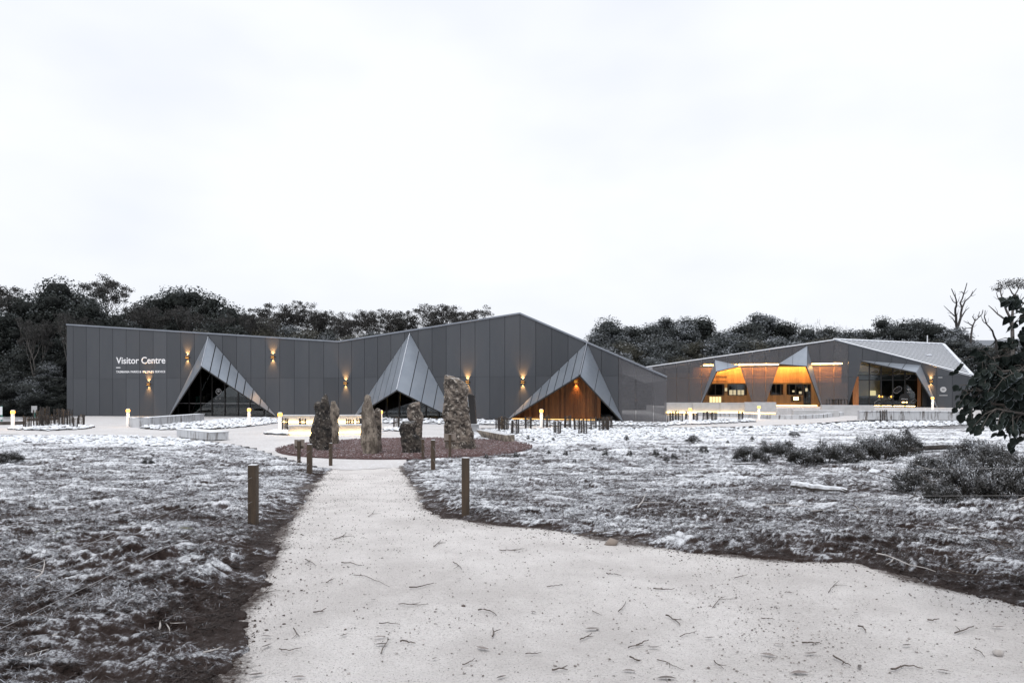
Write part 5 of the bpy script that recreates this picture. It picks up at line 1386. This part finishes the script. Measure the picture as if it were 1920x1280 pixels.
for i, (x, y, D, wd) in enumerate(((1122, 614, 84, .9), (1150, 603, 92, 1.0), (1185, 606, 94, 1.0), (1215, 604, 92, 1.0), (1248, 592, 98, .9), (1285, 598, 94, 1.0), (1320, 587, 98, .95), (1355, 618, 88, 1.0), (1392, 602, 94, 1.0), (1430, 583, 98, 1.1), (1470, 598, 96, 1.0), (1512, 618, 92, 1.0), (1550, 610, 94, 1.0), (1592, 616, 92, 1.0), (1625, 612, 94, 1.0), (1660, 598, 96, .9), (1692, 606, 92, 1.0), (1725, 596, 94, 1.0), (1755, 602, 90, 1.0), (1788, 610, 88, 1.0))):
    tree(x, y, D, 'frost' if i % 4 != 2 else 'dark', 'tallest rounded frosted crown behind the shop building' if i == 9 else LF if i % 4 != 2 else 'dark evergreen tree among frosted ones behind the shop building', None if i == 9 else gF if i % 4 != 2 else 'dark trees behind the shop building', wd * 1.12, i)
for i, (x, y, D) in enumerate(((1135, 645, 77), (1172, 642, 79), (1210, 640, 80), (1250, 636, 80), (1295, 640, 80), (1335, 636, 80), (1375, 632, 80), (1410, 636, 80), (1450, 630, 81), (1490, 636, 80), (1530, 632, 82), (1160, 668, 74), (1225, 668, 75), (1280, 668, 76), (1340, 664, 77), (1400, 655, 78), (1610, 634, 84), (1650, 632, 84), (1700, 636, 83), (1740, 640, 82), (1800, 640, 80), (1835, 650, 78), (1870, 640, 80))):
    tree(x, y, D, 'olive' if i % 3 == 1 else 'frost', 'low rounded tree in the front row behind the shop building roof', 'low trees behind the shop building', 1.45, i)
for px, y, D, lab, vv in ((1516, 594, 94, 'thin bare stem poking above the frosted trees', 2), (1570, 602, 96, 'bare twiggy tree above the frosted trees behind the roof peak', 1), (1632, 606, 98, 'small bare tree between dark and frosted crowns', 0), (1706, 604, 98, 'pale bare tree behind the round dark crown', 2)):
    tree(px, y, D, 'bare', lab, None, 0.75 if px not in (1803,) else 0.85, vv)
def traced_tree(name, D, scale, limbs, label, tufts=(), bark='deadwood', seed=1):
    """tree whose limbs follow the photograph; each limb wanders in depth about the trunk"""
    rg_ = random.Random(seed); q = lambda p, d: P(1744 + p[0] / 3.795, 525 + p[1] / 3.795, D + d)
    root = limbs[0][1][0]; g = q(root, 0)
    e = empty(name, (g.x, D, -0.1), label=label, cat='tree'); mb = MB()
    mb.tube([(g.x, D, -0.2), (g.x + .1, D, g.z * .5), tuple(g)], [scale * 1.5, scale * 1.35, scale * 1.2], 8)
    for r, pts in limbs:
        slope = rg_.uniform(-1.2, 1.2); n = len(pts); v = []
        for i, p in enumerate(pts): v.append(q(p, slope * i * .5 + rg_.uniform(-.12, .12)))
        w = []
        for i in range(n - 1):
            for t in (0, .5): w.append(v[i].lerp(v[i + 1], t) + Vector((rg_.uniform(-.05, .05), 0, rg_.uniform(-.05, .05))) * (i > 0 or t > 0))
        w.append(v[-1]); m = len(w)
        mb.tube(w, [scale * r * (1 - .72 * i / (m - 1)) for i in range(m)], 6)
        for i in range(2, m - 1, 2):
            d = (w[i + 1] - w[i]).normalized(); sd_ = Vector((d.z, rg_.uniform(-.5, .5), -d.x)) * rg_.choice((-1, 1)); L = rg_.uniform(.35, .9)
            mb.tube([w[i], w[i] + (d * .6 + sd_ * .6) * L * .5, w[i] + (d + sd_ * .55) * L], [scale * r * .35, scale * r * .25, scale * .08], 4)
    mb.build('trunk', M[bark], e)
    if tufts:
        rng = np.random.default_rng(seed); P_ = []
        for x, y, rr in tufts:
            n = 150; d = rand_dirs(n, rng) * (rng.uniform(0, 1, (n, 1)) ** .5) * np.array([1, 1, .38]) * rr
            P_.append(np.array(q((x, y), rng.uniform(-.6, .6))) + d)
        P_ = np.vstack(P_); n = len(P_); V, Fq = leaf_quads(P_, rand_dirs(n, rng) + np.array([0, 0, .4]), rng.uniform(.10, .22, n), rng, .5)
        adopt(link('crown', np_mesh('crown', V, Fq, M['leafeuc'], {'frost': np.repeat(rng.uniform(.05, .6, n), 4)})), e)
traced_tree('dead_tree', 92, 0.17, [(1.0, [(190, 345), (185, 260), (178, 200), (190, 165), (180, 120), (152, 62)]), (1.0, [(192, 340), (215, 270), (225, 200), (216, 160), (240, 100), (262, 20)]), (.7, [(222, 210), (250, 150), (290, 110), (330, 60)]),
    (.6, [(215, 270), (250, 220), (278, 196)]), (.6, [(185, 265), (150, 235), (98, 183)]), (.5, [(182, 310), (160, 270), (132, 250)]), (.5, [(190, 165), (160, 150), (142, 110)]), (.4, [(240, 100), (222, 80), (205, 85)]), (.4, [(290, 110), (302, 76)])], 'tall bare dead tree beyond the shop building roof end')
traced_tree('dead_tree', 84, 0.12, [(1.0, [(288, 420), (300, 330), (320, 290), (345, 265), (352, 225)]), (.7, [(305, 325), (275, 310), (238, 290)]), (.6, [(320, 290), (302, 262), (312, 240)]), (.6, [(345, 265), (368, 240), (375, 210)]), (.5, [(300, 340), (262, 345), (245, 330)])], 'shorter bare dead tree right of the tall one', seed=2)
traced_tree('dead_tree', 78, 0.11, [(1.0, [(470, 430), (440, 360), (400, 310), (385, 260), (392, 215)]), (.6, [(400, 310), (375, 290), (362, 250)])], 'leaning bare stem behind the gum leaves', seed=3)
traced_tree('eucalyptus_tree', 74, 0.15, [(1.0, [(585, 350), (560, 250), (530, 180), (505, 110), (500, 60)]), (1.0, [(580, 340), (592, 180), (602, 110), (640, 30)]), (.8, [(560, 300), (480, 240), (415, 180)]), (.7, [(592, 180), (640, 150), (690, 90)]), (.6, [(530, 180), (490, 140), (470, 85)]), (.6, [(602, 110), (570, 70), (545, 30)])],
    'tall thin eucalyptus with a flat crown at the right edge', [(508, 42, 1.1), (545, 22, 1.3), (590, 14, 1.3), (635, 10, 1.3), (680, 8, 1.4), (610, 40, 1.0), (485, 66, .7), (660, 45, 1.0)], 'barkpale', 4)
tree(1940, 640, 70, 'frost', LF, gF, 1.3, 1); tree(1990, 600, 72, 'dark', 'dark evergreen tree among frosted ones behind the shop building', 'dark trees behind the shop building', 1.3, 1)
# unseen trees added behind the camera for the metal and glass to mirror
for i in range(16):
    e = tree(960, 500, 40, 'dark' if i % 3 else 'frost', 'unseen tall evergreen behind the camera, added for its reflection', 'unseen trees added for reflection', 1.5, i)
    e.location = (-75 + i * 10 + random.uniform(-3, 3), -46 - random.uniform(0, 10) - 0.004 * (i - 8) ** 2, 0); e.scale = (1.4, 1.4, 1.3)

for i, (x, y, D, wd) in enumerate(((322, 578, 74, .8), (352, 585, 73, .8), (270, 575, 72, .7), (410, 590, 74, .7), (470, 592, 76, .8), (142, 590, 60, .7), (66, 600, 59, .7))):
    tree(x, y, D, 'airy', 'pale-limbed thin eucalyptus in front of the dark evergreen crowns', 'pale-limbed trees before the dark crowns', wd, i + 2)
# distant hill
hx = np.linspace(-700, 1400, 60); hy = np.array([380, 450, 520, 620])
HX, HY = np.meshgrid(hx, hy, indexing='ij')
prof = 2 + 42 * np.exp(-((HX - 420) / 260) ** 2) + 4 * noise2(HX * 0.012, HY * 0.012, 5) + 2 * noise2(HX * .05, HY * .05, 6)
HZ = np.where(HY < 400, -2, prof * np.interp(HY, [380, 450, 520, 620], [0, .7, 1, .9]))
i_ = np.arange(len(hx) - 1)[:, None]; j_ = np.arange(3)[None, :]
tag(link('hill', np_mesh('hill', np.c_[HX.ravel(), HY.ravel(), HZ.ravel()], np.stack([i_ * 4 + j_, (i_ + 1) * 4 + j_, (i_ + 1) * 4 + j_ + 1, i_ * 4 + j_ + 1], -1).reshape(-1, 4), M['hill'], smooth=True)), kind='structure')

# ------------------------------------------------------------------ heath shrubs, tufts, logs
def heath_mesh(seed, Wd, H, n=9000, upright=0.6):
    """rounded heath bush: small leafy lobes with sprigs standing out of them"""
    rng = np.random.default_rng(seed); lob = 34
    a = rng.uniform(0, 2 * np.pi, lob); rr = np.sqrt(rng.uniform(0, 1, lob)) * Wd * .38
    top_ = H * (1 - 0.62 * (rr / (Wd * .38)) ** 2)
    C = np.c_[rr * np.cos(a), rr * np.sin(a), top_ * rng.uniform(.35, .86, lob)]; Rr = rng.uniform(.08, .15, lob) * Wd
    k = rng.integers(0, lob, n); d = rand_dirs(n, rng); d[:, 2] = np.abs(d[:, 2]) * .8 + d[:, 2] * .2
    sp_ = np.floor(rng.uniform(0, 14, n)); sd2 = np.stack([noise2(k * 3.1 + .5, sp_ * 2.3 + .5, 1), noise2(k * 3.1 + .5, sp_ * 2.3 + .5, 2), np.abs(noise2(k * 3.1 + .5, sp_ * 2.3 + .5, 3)) + upright * .4], 1)
    sd2 /= np.linalg.norm(sd2, axis=1, keepdims=True) + 1e-9
    spr = rng.uniform(0, 1, n) < .5; t = rng.uniform(.5, 1.75, n)
    pos = np.where(spr[:, None], C[k] + sd2 * (Rr[k] * t)[:, None] + rng.standard_normal((n, 3)) * .012 * Wd, C[k] + d * (Rr[k] * rng.uniform(.7, 1.1, n))[:, None])
    pos[:, 2] = np.maximum(pos[:, 2], .005)
    V, Fq = leaf_quads(pos, rand_dirs(n, rng) + np.array([0, 0, .3]), rng.uniform(0.016, 0.045, n) * Wd, rng, 0.45)
    fr = np.clip(.08 + .50 * np.where(spr, (t - .5) / 1.25, .3 + .4 * d[:, 2]) + .22 * pos[:, 2] / H + rng.uniform(-.14, .14, n) + .22 * noise3(pos * 4, seed), 0, 1)
    crown = np_mesh('foliage', V, Fq, M['heath'], {'frost': np.repeat(fr, 4)})
    mb = MB()
    for c in C[::2]: mb.tube([(c[0] * .3, c[1] * .3, 0), (c[0] * .7, c[1] * .7, c[2] * .6), tuple(c)], [.012 * Wd, .009 * Wd, .004 * Wd], 4)
    return mb.mesh('stems', M['bark']), crown
HM = [heath_mesh(1, 1.0, .55), heath_mesh(2, 1.0, .7, upright=.9), heath_mesh(3, 1.2, .5), heath_mesh(4, .6, .7, upright=1.2)]
def shrub(px, py, wpx, hpx, v, label, group=None, cat='shrub', name='heath_shrub'):
    g = G(px, py); k = g.y / F; sm, cm = HM[v]; base = (1.0, 1.0, 1.2, .6)[v], (.55, .7, .5, .7)[v]
    e = empty(name, tuple(g), random.uniform(0, 6.28), label, cat, group)
    sx, szz = wpx * k / base[0], hpx * k / base[1]; e.scale = (sx, sx, szz)
    link('stems', sm).parent = e; link('foliage', cm).parent = e; return e
for x, y, wd, h, v in ((1402, 866, 60, 32, 0), (1436, 861, 44, 36, 1), (1470, 860, 56, 36, 0)):
    shrub(x, y, wd, h, v, 'small frosted heath shrub in the row of three on open snowy ground', 'three small heath shrubs')
for x, y, wd, h, v in ((1510, 874, 70, 36, 0), (1545, 872, 60, 48, 1), (1585, 870, 80, 36, 2), (1618, 866, 70, 48, 1), (1655, 866, 90, 56, 0), (1695, 856, 80, 54, 1)):
    shrub(x, y, wd, h, v, 'dark frosted heath shrub in the long clump beside the fallen log', 'clump of heath shrubs beside the log')
for x, y, wd, h, v in ((1712, 928, 84, 46, 2), (1765, 952, 80, 58, 1), (1815, 946, 96, 86, 0), (1884, 944, 100, 62, 2), (1742, 893, 88, 36, 2), (1842, 886, 120, 66, 0), (1793, 912, 84, 76, 1), (1868, 912, 90, 74, 1), (1930, 925, 110, 70, 2)):
    shrub(x, y, wd, h, v, 'spreading frosted bush in the tangled thicket near the path bend', 'tangled thicket near the path bend')
shrub(278, 874, 26, 20, 3, 'tiny dark shrub alone on the snowy grass left of the path')
shrub(14, 870, 60, 22, 2, 'low twiggy shrub on the snowy grass by the left edge')
for i, (x, y, wd, h) in enumerate(((1300, 832, 36, 20), (1180, 858, 14, 18), (1230, 858, 16, 20), (1320, 852, 22, 20), (1135, 856, 16, 14), (1250, 866, 14, 12), (1115, 845, 12, 10), (968, 860, 14, 16), (912, 862, 10, 14), (1490, 820, 26, 14), (1060, 856, 12, 14))):
    shrub(x, y, wd, h, 3, 'thin dry heath tuft standing in the snow right of the gravel circle', 'dry tufts right of the gravel circle', 'plant', 'heath_tuft')
rt = random.Random(4)
for i in range(16):
    x, y = rt.uniform(900, 1480), rt.uniform(822, 880); sz_ = rt.uniform(.7, 1.5) * (y - 733) / 120
    shrub(x, y, 11 * sz_, 13 * sz_, 3, 'thin dry heath tuft standing in the snow right of the gravel circle', 'dry tufts right of the gravel circle', 'plant', 'heath_tuft')
def log(pts, rad, lab, mm='log', n=9):
    rng = random.Random(len(lab)); m = len(pts); out_ = []; rr = []
    for i in range(m - 1):
        for t in range(5):
            f = t / 5; out_.append(pts[i].lerp(pts[i + 1], f) + Vector((rng.uniform(-.02, .02), rng.uniform(-.02, .02), rng.uniform(-.015, .015)))); rr.append((rad[i] * (1 - f) + rad[i + 1] * f) * rng.uniform(.88, 1.1))
    out_.append(pts[-1]); rr.append(rad[-1])
    o = MB().tube(out_, rr, n).build('fallen_log', M[mm]); tag(o, lab, 'log'); return o
log([G(1688, 852, .24), G(1760, 850, .26), G(1862, 846, .22)], [.17, .15, .07], 'long dark fallen log beside the heath clump')
log([G(1488, 918, .07), G(1535, 923, .07), G(1588, 926, .05)], [.085, .08, .05], 'short snow-topped log on open ground near the thicket')
log([G(1268, 897, .04), G(1345, 897, .04)], [.045, .04], 'thin snow-covered log lying flat on the open ground')
log([G(1260, 875, .03), G(1330, 874, .03), G(1420, 870, .03)], [.035, .03, .02], 'long thin fallen stick on snow behind the flat log')

for i in range(26):
    g = G(1690 + i * 9, random.uniform(905, 950)); d = Vector((random.uniform(-1, 1), random.uniform(-.5, .3), random.uniform(.1, .5))).normalized(); L = random.uniform(.3, .65)
    pts = [g + Vector((0, 0, .05)) + d * L * t + Vector((random.uniform(-.03, .03), random.uniform(-.03, .03), random.uniform(-.02, .03))) for t in (0, .3, .55, .8, 1)]
    mb = MB().tube(pts, [.012, .010, .008, .005, .003], 5); mb.tube([pts[2], pts[2] + Vector((d.x * .5 - .1, .05, .12)), pts[2] + Vector((d.x * .6 - .2, .1, .2))], [.007, .005, .002], 4)
    tag(mb.build('branch', M[('twigpale', 'deadwood', 'twig')[i % 3]]), 'bare branch poking out of the tangled thicket', 'branch', 'bare branches in the thicket')

# ------------------------------------------------------------------ twigs, leaves and stones on the ground
def tz_at(x, y): return float(gz(x, y)) + 0.014 + 0.010 * float(noise2(np.array([x * .9]), np.array([y * .9]), 41)[0])
def stick(px, py, Lpx, ang, r, mat_, lab, grp, name='twig', lift=0.0, fork=True):
    n = 7; pts = []; h = random.uniform(-.7, .7); a = ang
    x, y = px - math.cos(ang) * Lpx / 2, py + math.sin(ang) * Lpx / 2
    def at(x, y, up=0.0):
        g = G(x, y); return Vector((g.x, g.y, tz_at(g.x, g.y) + lift + r * .7 + up))
    for i in range(n + 1):
        pts.append(at(x, y, random.uniform(0, .006))); a += random.uniform(-.28, .28) + h / n; x += math.cos(a) * Lpx / n; y -= math.sin(a) * .8 * Lpx / n
        y = min(y, 1330)
    mb = MB(); mb.tube(pts, [r * (1 - .6 * i / n) for i in range(n + 1)], 5)
    if fork and random.random() < .6:
        i = random.choice((2, 3, 4)); b = pts[i]; d = (pts[i + 1] - pts[i - 1]).normalized(); sd_ = Vector((-d.y, d.x, .1)) * random.choice((-1, 1)); L = (pts[-1] - pts[0]).length * random.uniform(.2, .4)
        mb.tube([b, b + (d + sd_ * .7) * L * .5, b + (d * .9 + sd_ * .8) * L], [r * .6, r * .5, r * .25], 4)
    o = mb.build(name, M[mat_]); tag(o, lab, 'twig', grp); return o
LT = 'thin dark twig lying on the pale gravel path'; gT = 'twigs on the path'
for px, py, L, an in ((700, 1079, 74, .08), (500, 1116, 60, .25), (790, 1098, 48, .3), (775, 1142, 56, -.25), (730, 1169, 40, .2), (725, 1212, 40, 1.0), (545, 1226, 44, -.2), (660, 1062, 40, -.15), (585, 1054, 26, -.1), (1260, 1250, 58, -.25), (1190, 1245, 22, -.6), (1190, 1212, 30, .6), (1205, 1210, 26, .5), (1170, 1142, 28, .7), (1120, 1155, 22, -.6), (1265, 1165, 36, -.35), (1290, 1190, 34, .5), (1560, 1100, 30, 1.1), (1350, 1130, 36, .7), (1345, 1256, 26, -1.1), (1520, 1215, 34, -.3), (1700, 1250, 62, .35), (1810, 1188, 40, .2), (960, 1037, 48, -.1), (915, 1140, 40, .4), (640, 1010, 28, .3), (700, 968, 20, .2), (860, 1065, 24, -.5), (820, 1020, 22, .9), (1040, 1100, 30, .2), (1440, 1160, 26, .1), (1620, 1180, 24, -.2), (1100, 1200, 26, .3), (600, 1150, 26, .2), (560, 1190, 24, -.6), (1000, 1230, 30, .15), (880, 1255, 28, -.3), (1480, 1110, 18, .4), (1750, 1170, 22, -.3), (620, 1090, 20, .6), (765, 1205, 30, .1), (1245, 1105, 40, .15), (1390, 1085, 26, .1), (1150, 1080, 26, -.1), (930, 1190, 22, .9), (1840, 1225, 30, -.3), (1580, 1245, 40, -.5), (1050, 1260, 30, .2)):
    stick(px, py, L, an, random.uniform(.003, .0058), 'twig', LT, gT)
for px, py, L, an in ((322, 1192, 46, -.5), (303, 1190, 22, 1.2), (262, 1185, 36, -.4), (300, 1092, 60, .2), (370, 1105, 24, -1.2), (60, 1250, 70, .4), (120, 1210, 50, .3), (400, 1240, 40, .3), (210, 1165, 40, .5), (90, 1090, 50, .4), (330, 1155, 30, .1)):
    stick(px, py, L, an, random.uniform(.005, .009), 'twigpale', 'pale frosted stick lying on the dark ground left of the path', 'pale sticks left of the path', 'stick', .05)
for px, py, L, an in ((1700, 1075, 120, -.35), (1600, 978, 160, -.1), (1480, 970, 90, -.3), (1840, 1095, 140, -.15), (1850, 1045, 120, .5), (1870, 1040, 90, -.5), (1205, 943, 40, 1.1), (1370, 955, 60, .6), (1120, 1015, 70, .1), (1570, 895, 40, -.4), (1790, 1000, 60, .2)):
    stick(px, py, L, an, random.uniform(.006, .011), random.choice(('twig', 'twigpale')), 'fallen branch lying on the frosted ground right of the path', 'branches right of the path', 'branch', .06)
def leaf_litter(px, py, Lpx, ang):
    g = G(px, py); k = g.y / F; L = Lpx * k; wd = L * random.uniform(.22, .34); z = tz_at(g.x, g.y) + .006
    c, s = math.cos(ang), math.sin(ang); vs = []; prof_ = ((-.5, 0), (-.25, .8), (0, 1), (.25, .75), (.5, 0))
    cu = random.uniform(-.25, .35) * L
    f = lambda u, v: Vector((g.x + c * u * L - s * v, g.y + s * u * L + c * v, z + cu * u * u + abs(v) * .25))
    vs = [f(u, w * wd / 2) for u, w in prof_] + [f(u, -w * wd / 2) for u, w in prof_[1:4]] + [f(u, 0) for u in (-.25, 0, .25)]
    fs = [(0, 1, 8), (0, 8, 5), (1, 2, 9, 8), (8, 9, 6, 5), (2, 3, 10, 9), (9, 10, 7, 6), (3, 4, 10), (10, 4, 7)]
    o = MB().add(vs, fs).build('fallen_leaf', M['litter']); tag(o, 'curled grey-brown gum leaf lying on the pale path', 'leaf', 'fallen leaves on the path')
for px, py, L, an in ((645, 1195, 18, .8), (712, 1198, 24, .2), (715, 1212, 26, .1), (1225, 1220, 24, .05), (1440, 1232, 30, -.4), (1520, 1230, 30, .2), (1612, 1254, 24, 1.0), (1250, 1278, 40, .0), (1500, 1266, 40, .05), (905, 1222, 30, -.5), (500, 1198, 22, -.2), (500, 1216, 24, 1.0), (815, 1240, 14, .8), (1870, 1180, 26, -.1), (1460, 1212, 18, -.3), (480, 1270, 30, .3), (1110, 1184, 28, .1), (1180, 1265, 26, -.2), (560, 1275, 26, .1), (860, 1090, 12, .5), (1605, 1152, 14, .3), (1330, 1200, 20, .1), (1000, 1150, 14, -.6), (700, 1128, 12, .4), (1700, 1215, 20, .2), (390, 1255, 28, .2), (940, 1275, 24, .6), (1770, 1262, 26, -.4)):
    leaf_litter(px, py, L, an)
def pebble(px, py, wpx, mat_, lab):
    g = G(px, py); k = g.y / F; rng = np.random.default_rng(int(px)); s = wpx * k / 2
    V = ICO * (1 + .22 * rng.standard_normal((12, 1))) * s * np.array([1.1, .9, .65]) + np.array([g.x, g.y, g.z + s * .3])
    o = link('loose_stone', np_mesh('loose_stone', V, ICF, M[mat_])); tag(o, lab, 'stone')
pebble(1870, 1228, 24, 'twigpale', 'pale pointed stone on the path near the right edge'); pebble(869, 1137, 7, 'twig', 'small dark pebble on the open gravel'); pebble(1145, 1022, 22, 'board', 'flat pale stone at the path edge under the tussocks')
pebble(1637, 890, 26, 'rocks', 'rounded grey rock on the snow beside the thicket'); pebble(1598, 892, 16, 'stone_dark', 'small dark rock left of the rounded grey one'); pebble(102, 1012, 34, 'moss', 'pale mossy hummock on the left ground'); pebble(345, 1000, 34, 'moss', 'flat yellowish moss cushion left of the first post')

# ------------------------------------------------------------------ near gum tree reaching in from the right
rgm = random.Random(77)
gum = empty('gum_tree', (4.75, 4.7, float(gz(4.75, 4.7))), 0, 'dark round-leaved gum branch with frosted leaf edges reaching in from the right', 'tree')
gb = gum.location.copy()
mb = MB(); mb.tube([gb - Vector((0, 0, .2)), gb + Vector((.05, .05, .9)), gb + Vector((-.08, .1, 1.9)), gb + Vector((.1, 0, 3.0)), gb + Vector((.3, .1, 4.2))], [.11, .09, .075, .055, .03], 9); mb.build('trunk', M['bark'], gum, True)
mains = [((1933, 590, 4.3), (1975, 600, 4.4), 2.9), ((1858, 672, 4.6), (1930, 660, 4.5), 2.6), ((1818, 668, 4.9), (1920, 690, 4.8), 2.4), ((1824, 732, 4.4), (1890, 735, 4.3), 2.1), ((1823, 752, 4.7), (1900, 765, 4.6), 1.9),
         ((1868, 766, 4.2), (1920, 780, 4.3), 1.7), ((1908, 788, 4.4), (1940, 800, 4.5), 1.6), ((1898, 700, 4.2), (1930, 700, 4.2), 2.2), ((1923, 748, 4.9), (1950, 740, 4.8), 2.0), ((1903, 640, 4.8), (1960, 640, 4.8), 2.8), ((1850, 700, 4.3), (1900, 690, 4.3), 2.3), ((1948, 796, 4.2), (1970, 800, 4.3), 1.7), ((1863, 758, 4.9), (1915, 760, 4.8), 1.9)]
mains += [((1912, 566, 4.4), (1960, 590, 4.4), 3.0)]
leafpts = []
for (ex, ey, eD), (mx_, my, mD), hz in mains:
    a = gb + Vector((-.03, .05, hz * .62)); m1 = P(mx_, my, mD); b = P(ex, ey, eD)
    c0 = a.lerp(m1, .6) + Vector((0, 0, .12))
    pts = []
    for t in np.linspace(0, 1, 14):
        p = a * (1 - t) ** 3 + c0 * 3 * t * (1 - t) ** 2 + m1 * 3 * t * t * (1 - t) + b * t ** 3; pts.append(p)
    MB().tube(pts, [.026 * (1 - .85 * i / 13) for i in range(14)], 6).build('branch', M['bark'], gum)
    for i in range(5, 14):
        base = pts[i]
        for kk in range(3):
            d = Vector((rgm.uniform(-1, .6), rgm.uniform(-.8, .8), rgm.uniform(-.9, .6))).normalized(); L = rgm.uniform(.07, .17)
            tip = base + d * L + Vector((0, 0, -.02))
            MB().tube([base, base + d * L * .5 + Vector((0, 0, .012)), tip], [.004, .003, .0018], 4).build('twig', M['bark'], gum)
            for j in range(5):
                leafpts.append((base.lerp(tip, .25 + .2 * j), d))
nr_ = 10; lv = [(0, 0, 0)]; at_ = [.30]
for ring_, rr_, fr_ in ((0, .55, .30), (1, .90, .44), (2, 1.0, .90)):
    for i in range(nr_):
        a = 2 * math.pi * i / nr_; x = rr_ * .5 * math.cos(a) * (1 + .12 * math.cos(a)); y = rr_ * .46 * math.sin(a)
        lv.append((x + .5 + (.14 if i == 0 and ring_ == 2 else 0), y * (1.0 - .25 * x), .34 * abs(y) - .40 * (x) ** 2)); at_.append(fr_ if ring_ < 2 else (.72, .98, 1.0, .95, .8, .62, .6, .62, .7, .95)[i])
lv[0] = (.5, 0, 0)
lf = [(0, 1 + i, 1 + (i + 1) % nr_) for i in range(nr_)]
for q in range(2):
    for i in range(nr_):
        a, b = 1 + q * nr_ + i, 1 + q * nr_ + (i + 1) % nr_; lf.append((a, a + nr_, b + nr_, b))
lme = bpy.data.meshes.new('leaf'); lme.from_pydata(lv, [], lf); lme.update(); lme.materials.append(M['gumleaf'])
fa = lme.attributes.new('frost', 'FLOAT', 'POINT'); fa.data.foreach_set('value', np.array(at_, np.float32))
for p in lme.polygons: p.use_smooth = True
restV = []; restF = []; restA = []
def inframe(p): 
    px = 960 + F * p.x / p.y; py = HOR - F * (p.z - EYE) / p.y; return 1780 < px < 1935 and 540 < py < 850
leafpts.sort(key=lambda q: (not inframe(q[0]), q[0].y))
for i, (p, d) in enumerate(leafpts):
    s = rgm.uniform(.030, .064)
    hang = Vector((d.x * .7 + rgm.uniform(-.6, .6), d.y * .6 + rgm.uniform(-.5, .5), -rgm.uniform(.4, 1.7))).normalized()
    nrm = Vector((rgm.uniform(-.8, .8), -rgm.uniform(.0, 1.2), rgm.uniform(-.1, 1.0))); nrm = (nrm - hang * nrm.dot(hang)).normalized(); sd_ = nrm.cross(hang)
    Mt = Matrix(((hang.x, sd_.x, nrm.x), (hang.y, sd_.y, nrm.y), (hang.z, sd_.z, nrm.z))).to_4x4()
    Mw = Matrix.Translation(p) @ Mt @ Matrix.Diagonal((s, s, s, 1))
    if i < 300:
        o = link('leaf', lme); o.parent = gum; o.matrix_basis = Matrix.Translation(-gb) @ Mw
    else:
        b = len(restV); restV += [tuple(Mw @ Vector(v)) for v in lv]; restF += [tuple(b + q for q in f) for f in lf]; restA += at_
if restV:
    me = bpy.data.meshes.new('leaves'); me.from_pydata(restV, [], restF); me.update(); me.materials.append(M['gumleaf'])
    fa = me.attributes.new('frost', 'FLOAT', 'POINT'); fa.data.foreach_set('value', np.array(restA, np.float32))
    o = adopt(link('leaves', me), gum); tag(o, kind='stuff')
